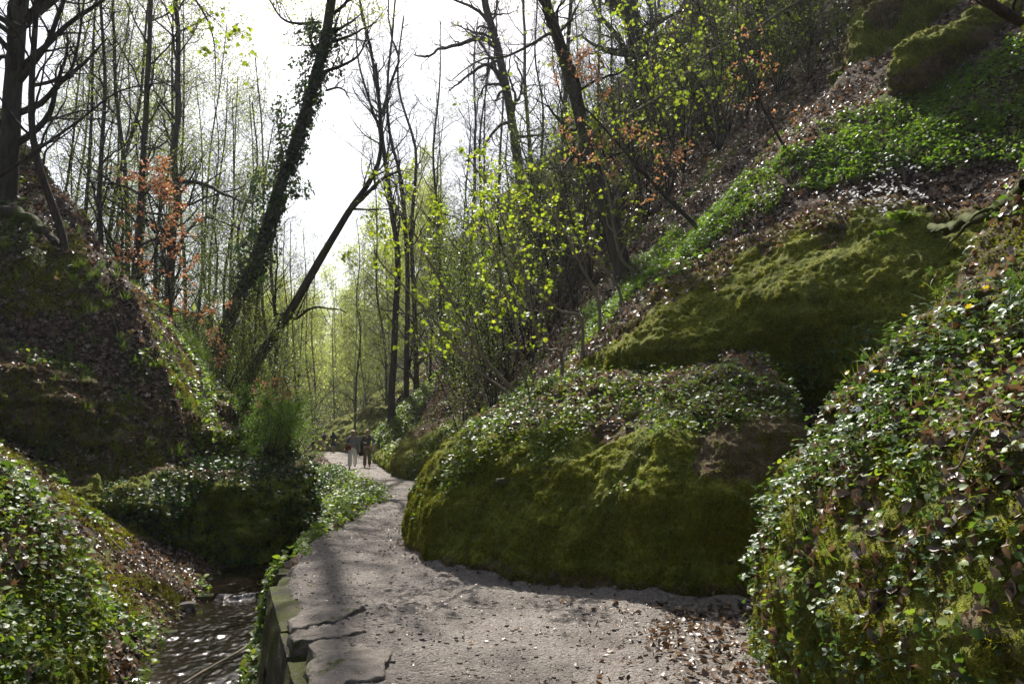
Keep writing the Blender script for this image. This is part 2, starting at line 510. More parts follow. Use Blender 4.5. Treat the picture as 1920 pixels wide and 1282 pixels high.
TR = np.array([(5.2, -8), (2.9, 2), (2.5, 5.0), (2.7, 6.6), (3.2, 7.4), (2.3, 8.7), (.7, 10.4), (-.5, 12), (-1.0, 14), (-1.1, 17), (-1.5, 20), (-2.3, 25), (-4.3, 31), (-7.3, 45), (-10.6, 60), (-17, 85), (-34, 160), (-70, 320)], float)
TL = np.array([(-16, 10.3), (-8.6, 13.8), (-6.5, 15.1), (-5.5, 16.0), (-5.1, 17.4), (-5.4, 20), (-7.0, 25), (-9.6, 31), (-13.5, 42), (-21, 62), (-29, 85), (-46, 160), (-82, 320)], float)
TLZ = np.array([1.6, .55, -.2, -.8, -.95, -.7, -.4, -.2, 0, 0, 0, 1.0, 1.0])

def polydist(x, y, poly, vals=None):
    """signed distance to a polyline (positive to its right), plus a value carried along it"""
    best = np.full(x.shape, 1e9); sg = np.zeros(x.shape); val = np.zeros(x.shape)
    for i in range(len(poly) - 1):
        a, b = poly[i], poly[i + 1]
        dx, dy = b - a
        l2 = dx * dx + dy * dy
        t = np.clip(((x - a[0]) * dx + (y - a[1]) * dy) / l2, 0, 1)
        px, py = a[0] + t * dx - x, a[1] + t * dy - y
        d = np.hypot(px, py)
        s = np.sign((x - a[0]) * dy - (y - a[1]) * dx)
        m = d < best
        best = np.where(m, d, best); sg = np.where(m, s, sg)
        if vals is not None:
            val = np.where(m, vals[i] + t * (vals[i + 1] - vals[i]), val)
    return best * sg, val

PR_N = (np.array([-9, 0, .7, 1.6, 2.4, 3.0, 4.0, 9, 14, 22, 60]), np.array([0, 0, .75, 1.5, 2.4, 3.4, 4.5, 9.3, 14, 20, 30.]))
PR_M = (np.array([-9, 0, .7, 1.6, 2.4, 3.0, 4.0, 9, 14, 22, 60]), np.array([0, 0, 1.1, 2.5, 3.45, 4.1, 5.1, 10.0, 15, 21, 30.]))
PR_F = (np.array([-9, 0, .8, 1.6, 2.6, 6.0, 12, 20, 26, 60]), np.array([0, 0, .9, 2.2, 4.0, 9.2, 18.4, 31, 34, 40.]))
PL_D = np.array([-9, 0, .6, 1.4, 2.2, 3.2, 7.5, 14, 30, 70]); PL_Z = np.array([0, 0, 1.0, 2.1, 3.6, 5.1, 9.3, 14, 20, 25.])

def H(x, y, rough=True):
    x, y = np.broadcast_arrays(np.asarray(x, float), np.asarray(y, float))
    xl, xs, hw, zw = XL(y), XS(y), HW(y), ZW(y)
    sr, sl_ = xs + hw, xs - hw
    t = np.clip((xl - x) / np.maximum(xl - sr, .15), 0, 1)
    wl = 1 - sstep(9.3, 10.2, y)
    t = t * (1 - wl) + np.clip((xl + .30 - x) / .18, 0, 1) * wl
    z = (zw - .15) * sstep(0, 1, t)
    bed = (x < sr)
    z = np.where(bed, zw - .16 - .28 * np.clip(1 - ((x - xs) / hw) ** 2, 0, 1), z)
    # left bank of the stream
    dl = np.maximum(sl_ - x, 0)
    k = np.interp(y, [3, 6, 8.5, 11, 14, 22, 40], [1.5, 1.35, .95, .78, .66, .5, .25])
    bank = zw - .12 + np.minimum(dl * k, 3.0 + 0.3 * dl)
    z = np.where(x < sl_, bank, z)
    dL, tz = polydist(x, y, TL, TLZ)
    spur = tz + np.interp(-dL, PL_D, PL_Z)
    z = np.where((x < sl_) & (dL < 0), np.maximum(z, spur), z)
    # right slope
    dR, _ = polydist(x, y, TR)
    w = sstep(14, 34, y)
    w2 = sstep(10.3, 12.2, y) * (1 - sstep(20, 30, y))
    rr = np.interp(dR, *PR_N) * (1 - w2) + np.interp(dR, *PR_M) * w2
    rr = rr * (1 - w) + np.interp(dR, *PR_F) * w
    z = z + np.where(dR > 0, rr, 0)
    # the valley floor climbs far away
    z = z + np.maximum(y - 75, 0) * 0.10
    if rough:
        on = np.clip(np.maximum(dR, -dL) / 1.5, 0, 1) + np.where((x < sl_) | ((x < xl) & (x > sr)), .35, 0)
        on = np.clip(on, 0.0, 1)
        z = z + on * (fbm2(x, y, .35, 3, 3) * .55 + fbm2(x, y, 1.6, 3, 9) * .16)
        z = z + fbm2(x, y, 3.0, 2, 5) * .02
    return z

def axis(parts):
    r = [np.arange(a, b, s) for a, b, s in parts]
    return np.concatenate(r)
gx = axis([(-170, -90, 8), (-90, -30, 3), (-30, -16, .8), (-16, -9, .25), (-9, 7, .10), (7, 14, .25), (14, 34, .8), (34, 110.1, 4)])
gy = axis([(-8, 2, .6), (2, 20, .10), (20, 36, .22), (36, 70, .7), (70, 200, 3), (200, 300.1, 8)])
XX, YY = np.meshgrid(gx, gy, indexing='ij')
ZZ = H(XX, YY)
_dR, _ = polydist(XX, YY, TR)
ZZ = ZZ - .16 * sstep(0, .25, XX - XL(YY)) * sstep(.45, .1, _dR)
# keep the ground a little below the walked path
TV = np.stack([XX, YY, ZZ], -1).reshape(-1, 3)
terrain = mesh("terrain", TV, [gridf(len(gx), len(gy))[:, ::-1]], M_GROUND)
attr(terrain, "moss", np.clip(.55 + .5 * (TV[:, 0] < -4.5) + fbm2(TV[:, 0], TV[:, 1], .3, 3, 21), 0, 1))
tag(terrain, kind="structure")

# path: one sheet a little above the ground, edges tucked under the banks
py_ = np.concatenate([np.arange(-5, 3, .2), np.arange(3, 14, .03), np.arange(14, 20, .1), np.arange(20, 75, .3)])
pt_ = np.linspace(0, 1, 110)
PYY, PTT = np.meshgrid(py_, pt_, indexing='ij')
def XRpath(y): return np.interp(y, TR[:, 1], TR[:, 0]) + .25
wob = fbm2(py_, py_ * 0, .6, 3, 31) * .22
left_e = (XL(py_) + .08 * (py_ < 9.5) - .02 + np.where(py_ > 9.5, wob, wob * .15))[:, None]
PXX = left_e + (XRpath(py_)[:, None] - left_e) * PTT
hump = -.20 + .205 * sstep(0, .03, PTT) 
PZZ = H(PXX, PYY, False).clip(None, .0) * 0 + .012 + hump + fbm2(PXX, PYY, .7, 3, 41) * .045 + fbm2(PXX, PYY, 4, 3, 42) * .018 + fbm2(PXX, PYY, 14, 2, 43) * .014 + np.maximum(PYY - 75, 0) * .1
FOOT = np.array([(-.5, 19), (-1.35, 16), (-1.62, 13.4), (-1.45, 11.5), (-.95, 10.0), (-.1, 9.0), (.7, 8.3), (1.45, 7.65), (2.2, 7.5)], float)
fd_ = np.abs(polydist(PXX, PYY, FOOT)[0])
PZZ = PZZ + np.exp(-(fd_ / .17) ** 2) * (.05 + .10 * fbm2(PXX, PYY, 3.5, 3, 44)).clip(0)
path = mesh("path", np.stack([PXX, PYY, PZZ], -1).reshape(-1, 3), [gridf(len(py_), len(pt_))], M_PATH)
tag(path, kind="structure")

# stream
wy = np.concatenate([np.arange(-4, 5, .1), np.arange(5, 16, .022), np.arange(16, 24, .06), np.arange(24, 60, .4)])
wt = np.linspace(-1.25, 1.25, 90)
WY, WT = np.meshgrid(wy, wt, indexing='ij')
WX = XS(WY) + HW(WY) * WT
WYn = WY + fbm2(WX * 2.2, WY * .8, 1.3, 3, 53) * .55
casc = .07 * sstep(12.9, 13.1, WYn) + .025 * sstep(10.4, 10.65, WYn) + .02 * sstep(8.9, 9.2, WYn)
WZ = ZW(WY) - .14 + casc + fbm2(WX, WY * .7, 6, 3, 51) * .016 + fbm2(WX * 1.2, WY * .8, 15, 3, 52) * .010
water = mesh("stream_water", np.stack([WX, WY, WZ], -1).reshape(-1, 3), [gridf(len(wy), len(wt))], M_WATER)
tag(water, kind="structure")

# ------------------------------------------------------------------ rocks
SOIL = {}
SURF = {}       # surfaces leaves may lie on: name -> (V, F)
SURF["terrain"] = (TV, gridf(len(gx), len(gy))[:, ::-1])

def patch(curves, nu, nv):
    """smooth surface through rows of control curves (rows x cols x 3)"""
    C = np.array([[np.asarray(p, float) for p in row] for row in curves])
    A = catmull(C.transpose(1, 0, 2), nu)            # along cols -> (nu, rows, 3)
    B = catmull(A.transpose(1, 0, 2), nv)            # along rows -> (nv, nu, 3)
    return B

def rock(name, curves, nu, nv, label, cat="rock", group=None, amp=(.16, .07, .03), seed=0, flip=False, bare=None, soil=None, mat=None):
    B = patch(curves, nu, nv)
    du = np.gradient(B, axis=1); dv = np.gradient(B, axis=0)
    N = normalize(np.cross(du, dv))
    if flip: N = -N
    w = 1.0
    B = B + N * (fbm(B, .9, 3, seed)[..., None] * amp[0] + fbm(B * np.array([1, 1, .55]), 3.6, 3, seed + 5)[..., None] * amp[1]
                 + np.abs(fbm(B * np.array([1, 1, .7]), 11, 2, seed + 9))[..., None] * amp[2] * 1.6 + fbm(B, 30, 2, seed + 11)[..., None] * amp[2] * .6)
    led = fbm(B * np.array([.45, .45, 3.2]) + seed, 1.0, 3, seed + 21)
    B = B + N * (sstep(-.3, .3, led) - .5)[..., None] * amp[1] * .55 - N * (np.maximum(0, fbm(B, 1.9, 3, seed + 33) - .22))[..., None] * amp[0] * 1.5
    V = B.reshape(-1, 3)
    F = gridf(nv, nu)
    if flip: F = F[:, ::-1]
    base = V.mean(0); base[2] = V[:, 2].min()
    o = mesh(name, V - base, [F], mat or M_MOSS)
    o.location = base
    u = np.tile(np.linspace(0, 1, nu), nv); v = np.repeat(np.linspace(0, 1, nv), nu)
    attr(o, "bare", bare(u, v, V) if bare else np.zeros(len(V)))
    attr(o, "soil", soil(u, v, V) if soil else np.zeros(len(V)))
    tag(o, label, cat, group)
    SURF[label] = (V, F)
    SOIL[label] = soil(u, v, V) if soil else np.zeros(len(V))
    return V

def off(p, dx=0, dy=0, dz=0): return np.asarray(p, float) + np.array([dx, dy, dz])

# the big mossy rock beside the path
b = [(-.5, 19, 0), (-1.35, 16, 0), (-1.62, 13.4, 0), (-1.45, 11.5, 0), (-.95, 10.0, 0), (-.1, 9.0, 0), (.7, 8.3, 0), (1.45, 7.65, 0), (2.2, 7.5, 0), (3.2, 8.0, 0)]
nrm2 = [(.5, -.1), (.8, .1), (.9, .15), (.8, .5), (.6, .8), (.5, .87), (.5, .87), (.5, .87), (.2, 1), (0, 1)]
rows = []
for (d, z) in [(.10, -.25), (.02, .0), (.02, .35), (.16, .8), (.42, 1.25), (.85, 1.62), (1.6, 1.98), (2.6, 2.35), (3.6, 2.5)]:
    r = []
    for k, (p, n) in enumerate(zip(b, nrm2)):
        f = [1, 1.3, 1.35, 1.25, 1.1, 1, 1, 1, 1.0, 1][k]
        zz = [.7, .95, 1.05, 1.05, 1.0, 1.0, 1.0, 1.02, 1.1, 1.15][k]
        und = [0, 0, 0, 0, 0, 0, .05, .15, .35, .4][k] * math.exp(-((z - .3) / .45) ** 2)
        r.append((p[0] + n[0] * (d * f + und), p[1] + n[1] * (d * f + und), z * zz))
    rows.append(r)
rock("mossy_rock", rows, 420, 190, "big rounded moss covered rock bulging beside the near bend of the path", "rock", None, (.16, .08, .035), 3, False,
     bare=lambda u, v, V: np.maximum(.27 + 0 * u, np.maximum(.75 * sstep(.26, .14, v), .9 * sstep(.74, .86, u) * sstep(.9, .55, np.abs(v - .58) * 2) * sstep(.36, .5, v))),
     soil=lambda u, v, V: sstep(.57, .70, v + .04 * np.sin(u * 40)))

# second rock step above it
base2 = [(1090, 700, 12.6), (1150, 695, 11.6), (1230, 690, 11.0), (1320, 688, 10.5), (1420, 688, 10.1), (1520, 690, 9.7), (1620, 690, 9.3), (1720, 660, 8.9), (1800, 600, 8.6), (1900, 560, 8.4)]
top2 = [(1120, 675, 13.4), (1165, 625, 12.8), (1230, 572, 12.2), (1320, 520, 11.7), (1400, 480, 11.4), (1490, 430, 11.2), (1590, 395, 10.9), (1690, 380, 10.6), (1790, 400, 10.2), (1900, 380, 10)]
B2 = np.array([P(*p) for p in base2]); T2 = np.array([P(*p) for p in top2])
r2 = [B2 + (0.2, .5, -.6), B2 + (0, .1, -.12)]
for a, bul in ((.25, .30), (.5, .36), (.75, .24), (1.0, 0)):
    q = B2 * (1 - a) + T2 * a
    q[:, 1] -= bul * np.array([.3, .6, 1, 1, 1, 1, .6, .2, 0, 0]); q[:, 0] -= bul * .4 * np.array([1, 1, 1, 1, 1, 1, .6, .2, 0, 0]); r2.append(q)
r2 += [T2 + (.2, .7, .35), T2 + (.4, 1.4, .45)]
rock("mossy_rock", r2, 320, 150, "upper moss covered rock step in deep shade, its top hung with dead leaves", "rock", None, (.18, .08, .035), 13, False,
     bare=lambda u, v, V: .26 + .2 * sstep(.6, .9, u) * sstep(.4, .2, v), soil=lambda u, v, V: sstep(.60, .74, v + .05 * np.sin(u * 23) + .05 * np.sin(u * 51 + 1)))

# near right bank
bp = [(2.6, 1.2, 0), (2.15, 2.6, 0), (1.88, 3.9, 0), (1.78, 5.0, 0), (1.82, 5.9, 0), (2.12, 6.55, 0), (2.9, 7.1, 0), (4.2, 7.5, .6)]
bn = [(1, 0), (1, 0), (1, 0), (1, -.05), (.92, -.3), (.7, -.7), (.2, -.98), (0, -1)]
rows = []
for (d, z) in [(.1, -.25), (0, 0), (.0, .4), (.06, .85), (.2, 1.3), (.5, 1.75), (1.0, 2.3), (1.7, 3.0), (2.6, 3.75), (3.6, 4.4)]:
    r = []
    for k, (p, n) in enumerate(zip(bp, bn)):
        f = [1, 1, 1, 1, 1, .9, .55, .3][k]
        q = np.array([p[0] + n[0] * d * f, p[1] + n[1] * d * f, p[2] + min(z, 1.2) + max(z - 1.2, 0) * [1, 1, 1, 1, .98, .55, .32, .2][k]])
        r.append(q)
    rows.append(r)
rock("mossy_bank", rows, 240, 200, "near right bank overgrown with green woodland plants, dead leaves and moss", "bank", None, (.14, .08, .035), 23, True,
     bare=lambda u, v, V: .45 * sstep(.22, .1, v) + .42 * sstep(.62, .72, u) * sstep(.5, .3, v), soil=lambda u, v, V: np.maximum(sstep(.40, .54, v + .05 * np.sin(u * 31)) * .85, .42 * sstep(.06, .2, v)))

# near left bank
bp = [(-2.6, 3.0, -1.1), (-2.75, 4.2, -1.1), (-2.95, 5.4, -1.05), (-3.15, 6.3, -1.0), (-3.55, 7.0, -1.0), (-4.3, 7.5, -.7), (-5.3, 7.8, .2)]
bn = [(-1, 0), (-1, 0), (-1, 0), (-.92, -.3), (-.7, -.7), (-.3, -.95), (0, -1)]
rows = []
for (d, z) in [(.1, -.2), (0, .1), (.0, .6), (.06, 1.05), (.2, 1.45), (.45, 1.85), (.85, 2.3), (1.4, 2.75), (2.3, 3.25), (3.4, 3.7)]:
    r = []
    for k, (p, n) in enumerate(zip(bp, bn)):
        f = [1, 1, 1, 1, .9, .7, .4][k]
        r.append((p[0] + n[0] * d * f, p[1] + n[1] * d * f, p[2] + z * [1, 1, 1, 1, .98, .86, .55][k]))
    rows.append(r)
rock("mossy_bank", rows, 200, 170, "near left bank in bright sun thick with ivy leaves above hanging moss", "bank", None, (.12, .08, .035), 33, False,
     bare=lambda u, v, V: .2 * sstep(.2, .1, v), soil=lambda u, v, V: np.maximum(sstep(.38, .52, v + .05 * np.sin(u * 31)) * .85, .30 * sstep(.06, .2, v)))

# left rock by the stream: lower block and overhanging upper block
lb = [(60, 925, 13.4), (150, 945, 13.8), (240, 990, 14.2), (330, 1042, 14.7), (410, 1078, 15.2), (500, 1062, 15.7), (556, 1020, 16.7), (588, 975, 18.5), (580, 925, 21.5), (560, 900, 25)]
lt = [(60, 912, 13.9), (150, 908, 14.4), (240, 903, 14.9), (330, 897, 15.4), (410, 892, 15.9), (490, 890, 16.5), (540, 890, 17.4), (568, 880, 19.2), (556, 860, 22), (530, 850, 25.5)]
LB = np.array([P(*p) for p in lb]); LT = np.array([P(*p) for p in lt])
r3 = [LB + (-.3, .5, -.4), LB + (-.05, .1, -.08)]
for a, bul in ((.25, .05), (.5, .16), (.8, .24), (1.0, .02)):
    q = LB * (1 - a) + LT * a
    q[:, 1] -= bul; q[:, 0] += bul * .6; r3.append(q)
r3 += [LT + (-.5, .55, .12), LT + (-1.0, 1.1, .2)]
rock("ivy_rock", r3, 300, 110, "low rock at the stream bend draped in dark ivy, dead leaves along its top ledge", "rock", None, (.34, .20, .05), 43, False,
     soil=lambda u, v, V: sstep(.66, .76, v + .04 * np.sin(u * 20)))
ub = [(-160, 885, 13.2), (-40, 890, 13.9), (80, 890, 14.7), (180, 888, 15.3), (270, 876, 16.0), (350, 858, 16.9), (420, 838, 18.2), (470, 815, 20)]
ut = [(-160, 660, 13.3), (-40, 672, 14.1), (80, 690, 14.9), (180, 712, 15.6), (260, 745, 16.3), (340, 775, 17.2), (415, 790, 18.6), (465, 790, 20.5)]
UB = np.array([P(*p) for p in ub]); UT = np.array([P(*p) for p in ut])
UBd = UB + np.array([-.45, .6, 0])
r4 = [UBd + (-.2, .3, -.3), UBd, UB * .9 + UT * .1 + (-.1, .15, 0)]
for a, bul in ((.3, .22), (.6, .26), (.85, .14), (1.0, 0)):
    q = UB * (1 - a) + UT * a
    q[:, 1] -= bul; q[:, 0] += bul * .6; r4.append(q)
r4 += [UT + (-.6, .7, .5), UT + (-1.2, 1.4, .9)]
rock("overhanging_rock", r4, 280, 120, "dark undercut rock on the left slope above the dead leaf ledge", "rock", None, (.34, .22, .05), 53, False,
     bare=lambda u, v, V: .30 * sstep(.6, .3, v), soil=lambda u, v, V: np.maximum(sstep(.52, .70, v + .06 * np.sin(u * 20)), .52 * sstep(.2, .4, v)))

# rocks further along the path
def bulge(name, base, top, back, label, bul, seed, nu=140, nv=80, **kw):
    Bq = np.array([P(*p) for p in base]); Tq = np.array([P(*p) for p in top])
    rr = [Bq + (.2, .3, -.5), Bq + (0, .05, -.1)]
    for a in (.25, .5, .75, 1.0):
        q = Bq * (1 - a) + Tq * a
        s = math.sin(math.pi * min(a, 1)) * bul
        q[:, 1] -= s * .7; q[:, 0] -= s * .7; rr.append(q)
    rr += [Tq + back, Tq + np.array(back) * 2.2]
    return rock(name, rr, nu, nv, label, "rock", None, kw.pop("amp", (.2, .1, .03)), seed, False, **kw)
bulge("mossy_rock", [(700, 858, 44), (738, 890, 31.5), (752, 898, 28.6), (790, 906, 26.4), (840, 905, 25.4), (900, 895, 25), (960, 880, 25)],
      [(745, 835, 44), (770, 815, 33), (792, 795, 31), (830, 775, 29.6), (880, 762, 28.6), (940, 740, 28), (1000, 720, 27.5)], (.8, 1.2, .9),
      "moss covered rock at the path bend just behind the big near rock", .5, 63, soil=lambda u, v, V: sstep(.48, .62, v + .06 * np.sin(u * 17)))
bulge("ivy_rock", [(690, 848, 58), (704, 862, 47), (716, 866, 44), (742, 876, 40), (780, 880, 38)],
      [(722, 800, 58), (735, 782, 49), (752, 765, 46), (785, 745, 43), (830, 730, 41)], (1, 1.6, 1.2),
      "green overgrown rock bulge where the walking couple passes", .6, 73, soil=lambda u, v, V: sstep(.4, .55, v))
bulge("mossy_rock", [(645, 842, 70), (655, 850, 63), (680, 853, 60), (705, 853, 58), (735, 850, 57)],
      [(652, 812, 70), (662, 800, 65), (685, 790, 62), (712, 782, 60), (745, 778, 59)], (1, 2, .8),
      "dark mossy boulder wall behind the walking couple", .7, 83, amp=(.35, .15, .03))
bulge("mossy_rock", [(590, 840, 78), (600, 850, 71), (618, 852, 68), (640, 851, 67), (660, 848, 67)],
      [(606, 810, 78), (616, 798, 73), (630, 790, 71), (648, 788, 70), (668, 796, 70)], (1, 2, .6),
      "dark boulder beside the couple seen from behind", .8, 93, amp=(.35, .15, .03))
bulge("mossy_rock", [(678, 800, 66), (690, 800, 62), (710, 796, 60), (735, 788, 59)],
      [(690, 765, 66), (700, 745, 63), (716, 738, 62), (740, 742, 61)], (1, 2, .8),
      "mossy boulder perched above the dark boulder wall", .7, 103, amp=(.35, .15, .03))
# rocks high on the right slope
bulge("mossy_rock", [(1560, 215, 15.6), (1608, 195, 15.0), (1640, 180, 14.8), (1675, 178, 14.6), (1720, 170, 14.5), (1780, 130, 14.6)],
      [(1580, 100, 17.4), (1622, 50, 16.8), (1665, 0, 16.6), (1720, -60, 16.4), (1790, -110, 16.3), (1860, -140, 16.3)], (.5, 1.2, .8),
      "tall mossy rock rib standing high on the right slope", .45, 113, nu=160, nv=120, amp=(.38, .22, .06), bare=lambda u, v, V: .2 + 0 * u, soil=lambda u, v, V: .75 * sstep(.35, .5, np.abs(np.sin(u * 7 + v * 2)) * sstep(.25, .6, v)))
bulge("mossy_rock", [(1690, 190, 13.4), (1702, 172, 13.0), (1725, 160, 12.8), (1770, 130, 12.7), (1830, 95, 12.8), (1920, 60, 13)],
      [(1697, 132, 13.7), (1712, 98, 13.5), (1745, 72, 13.4), (1800, 48, 13.3), (1850, 12, 13.4), (1935, -20, 13.6)], (.5, .9, .25),
      "mossy rock slab jutting out over a dark hollow at the top right", .45, 123, nu=150, nv=90, amp=(.25, .16, .05), bare=lambda u, v, V: .65 * sstep(.4, .25, v))
# ------------------------------------------------------------------ where a line of sight or a plumb line meets the ground
from mathutils.bvhtree import BVHTree
_bv, _bf, _n = [], [], 0
for _k, (_v, _f) in SURF.items():
    _bv.append(_v); _bf.append(_f + _n); _n += len(_v)
BVH = BVHTree.FromPolygons(np.concatenate(_bv).tolist(), np.concatenate(_bf).tolist())
def hit(x, y):
    q = P(x, y, 10.0)
    d = Vector(q - CAM).normalized()
    loc, n, i, dist = BVH.ray_cast(Vector(CAM), d)
    if loc is None:
        return P(x, y, 60.0)
    return np.array(loc)
def ground(x, y):
    loc, n, i, dist = BVH.ray_cast(Vector((x, y, 200)), Vector((0, 0, -1)))
    return np.array(loc) if loc is not None else np.array([x, y, float(H(np.array(x), np.array(y)))])

# ------------------------------------------------------------------ retaining wall along the stream
def stone(geo, c, size, ax, seed, n=7, rnd=.18):
    """a rough block: subdivided box pushed about by noise"""
    r = np.linspace(-1, 1, n)
    Vs, Fs, k = [], [], 0
    for a in range(3):
        for s in (-1, 1):
            u, v = np.meshgrid(r, r, indexing='ij')
            q = np.zeros((n * n, 3)); q[:, a] = s; q[:, (a + 1) % 3] = u.ravel() * 1; q[:, (a + 2) % 3] = v.ravel()
            f = gridf(n, n)
            Vs.append(q); Fs.append((f if s > 0 else f[:, ::-1]) + k); k += n * n
    V = np.concatenate(Vs)
    l = np.linalg.norm(V, axis=1, keepdims=True)
    V = V * (1 - rnd * (l - 1) / (math.sqrt(3) - 1) * .5)
    V = V * np.array(size) / 2
    m_ = min(size); f_ = .35 / m_
    W_ = fbm(V + seed * 7.7, 3.2 * f_, 3, seed)[:, None] * .22 * m_ * normalize(V) + fbm(V + seed, 11 * f_, 2, seed + 3)[:, None] * .05 * m_ * normalize(V)
    V = V + W_
    ax = np.asarray(ax, float); ax = ax / np.linalg.norm(ax)
    side = np.array([ax[1], -ax[0], 0])
    V = V[:, :1] * ax + V[:, 1:2] * side + V[:, 2:3] * np.array([0, 0, 1]) + np.asarray(c)
    geo.add(V, np.concatenate(Fs))
    return geo

wall = empty("retaining_wall", (-2.3, 7.5, -1.0), "low mossy stone wall holding the path above the stream, flat stones on its top", "wall")
wr = np.random.default_rng(5)
row_h = [(-1.40, .48), (-.92, .42), (-.50, .50)]
for ri, (z0, h) in enumerate(row_h):
    y = 3.2 + .33 * (ri % 2)
    while y < 9.9:
        ln = wr.uniform(.5, 1.1)
        ym = y + ln / 2
        x = XL(ym) + .18 + wr.uniform(-.03, .03)
        dx = XL(ym + .3) - XL(ym - .3)
        g = stone(Geo(), (x, ym, z0 + h / 2 + wr.uniform(-.05, .0)), (ln * 1.05, .36 + wr.uniform(-.03, .06), h * 1.06), (dx, .6, wr.uniform(-.03, .03)), wr.integers(1, 999), 11, .13)
        for v_ in g.v: v_[:, 0] += -.16 * (.0 - v_[:, 2]) / 1.4
        g.build("stone", M_WALL, wall)
        y += ln
def slab(pix, top, thick, seed):
    """flat flagstone with a broken outline"""
    q = []
    for x, y in pix:
        a = P(x, y, 6.0) - CAM
        q.append((CAM + a * ((top - CAM[2]) / a[2]))[:2])
    q = np.array(q); n = 110
    seg = np.linalg.norm(np.roll(q, -1, 0) - q, axis=1); cum = np.concatenate([[0], np.cumsum(seg)])
    t = np.linspace(0, cum[-1], n, endpoint=False)
    qq = np.concatenate([q, q[:1]])
    o = np.stack([np.interp(t, cum, qq[:, 0]), np.interp(t, cum, qq[:, 1])], 1)
    c = o.mean(0)
    rings, fr = [], (.02, .12, .25, .37, .5, .61, .72, .8, .88, .94, .97, 1.0, 1.015, 1.0, .96, .9)
    zz = (0, 0, 0, 0, 0, 0, 0, 0, 0, 0, -.004, -.018, -.06, -.5 * thick, -.9 * thick, -thick)
    for f, z in zip(fr, zz):
        xy = c + (o - c) * f
        p = np.concatenate([xy, np.full((n, 1), top + z)], 1)
        nz = fbm(p * np.array([1, 1, 2.2]) + seed, 6, 4, seed)
        p[:, :2] += (nz * .07 * (f > .9))[:, None] * normalize(o - c) + 0
        p[:, 2] += fbm(p + seed, 2.2, 3, seed + 1) * .05 + np.floor(fbm(p + seed, 3.0, 3, seed + 2) * 5) / 5 * .035 + fbm(p, 18, 3, seed) * .012
        rings.append(p)
    return Geo().add(np.concatenate(rings), gridf(len(rings), n, True))
for pix, top, th, sd in (([(583, 1226), (576, 1216), (585, 1205), (628, 1196), (662, 1199), (719, 1199), (745, 1212), (728, 1239), (716, 1262), (676, 1268), (650, 1271), (633, 1284), (575, 1300)], .065, .26, 3),
                         ([(543, 1185), (562, 1173), (610, 1169), (655, 1174), (690, 1182), (660, 1190), (605, 1193), (576, 1198), (552, 1204)], .055, .24, 4),
                         ([(545, 1153), (570, 1139), (605, 1132), (633, 1133), (685, 1140), (650, 1150), (622, 1160), (576, 1164), (550, 1168)], .05, .24, 5)):
    slab(pix, top, th, sd).build("coping_slab", M_SLAB, wall, True)

# loose stones
def loose(px, py, s, label, mat, seed, cat="stone", sink=.3, group=None, name="stone"):
    c = hit(px, py)
    g = stone(Geo(), (0, 0, 0), (s, s * .75, s * .5), (1, .3, 0), seed, 7, .45)
    o = g.build(name, mat)
    o.location = c + (0, 0, s * .25 * (1 - sink * 2))
    return tag(o, label, cat, group)
M_STONE = stone_mat("weathered_stone", (0.10, 0.085, 0.07), (0.24, 0.21, 0.18), -.1)
M_STONEM = stone_mat("moss_capped_stone", (0.06, 0.05, 0.04), (0.14, 0.12, 0.10), .25)
loose(382, 1128, .34, "small moss capped stone at the leaf covered edge of the stream", M_STONEM, 3)
loose(318, 1192, .22, "mossy stone among the dead leaves nearest the lower left bank", M_STONEM, 4)
loose(350, 1140, .26, "grey stone half in the water below the leaf litter", M_STONE, 5)
loose(943, 905, .17, "dark stone stuck in the moss of the big rock beside the path", M_WALL, 6, sink=.35)
loose(820, 1212, .13, "pale flat stone on the path near the big coping slabs", M_STONE, 7)
loose(868, 1274, .2, "grey flat stone set in the path at the bottom edge of the picture", M_STONE, 8)
def instream(px, py, s, label, mat, seed):
    a = P(px, py, 9) - CAM
    c = CAM + a * ((-1.06 - CAM[2]) / a[2])
    o = stone(Geo(), (0, 0, 0), (s, s * .7, s * .55), (1, .4, 0), seed, 10, .85).build("stone", mat)
    o.location = c
    tag(o, label, "stone")
instream(455, 1108, .30, "wet dark stone breaking the small fall in the stream", M_WALL, 31)
instream(420, 1118, .22, "mossy stone at the left end of the small fall in the stream", M_STONEM, 32)
instream(500, 1130, .2, "small grey stone by the wall below the fall in the stream", M_STONE, 33)
instream(470, 1250, .2, "stone at the wall foot near the bare stick", M_WALL, 36)
loose(1130, 1122, .16, "grey stone lying at the foot of the big mossy rock", M_STONE, 37)
loose(985, 1100, .12, "small brown stone at the rock foot where path and moss meet", M_WALL, 38)
loose(1225, 1146, .2, "flat stone at the rock foot near the leaf drift", M_WALL, 39)
c_ = hit(1310, 1168)
o = stone(Geo(), (0, 0, 0), (1.1, .34, .12), (1, -.05, 0), 21, 12, .2).build("stone_step", M_STONE)
o.location = c_ + (0, .1, .03); tag(o, "long flat stone lying under the dark foot of the big mossy rock", "stone")
pr = np.random.default_rng(77)
peb = Geo()
def scatter_pebbles(n):
    for i in range(n):
        y = 5 + 16 * pr.random() ** 1.6
        t = pr.random()
        x = XL(y) + .15 + (XRpath(y) - .3 - XL(y)) * t
        s = .006 + .022 * pr.random() ** 4
        z = PZf(x, y)
        stone(peb, (x, y, z + s * .1), (s * 1.6, s * 1.2, s * .8), (pr.normal(), pr.normal(), 0), int(pr.integers(1, 999)), 3, .6)
def PZf(x, y):
    x, y = np.asarray(x, float), np.asarray(y, float)
    return .017 + fbm2(x, y, .7, 3, 41) * .045 + fbm2(x, y, 4, 3, 42) * .018 + fbm2(x, y, 14, 2, 43) * .014
scatter_pebbles(4500)
peb.build("gravel", M_STONE); tag(bpy.data.objects["gravel"], kind="stuff", label="loose pebbles strewn over the path")

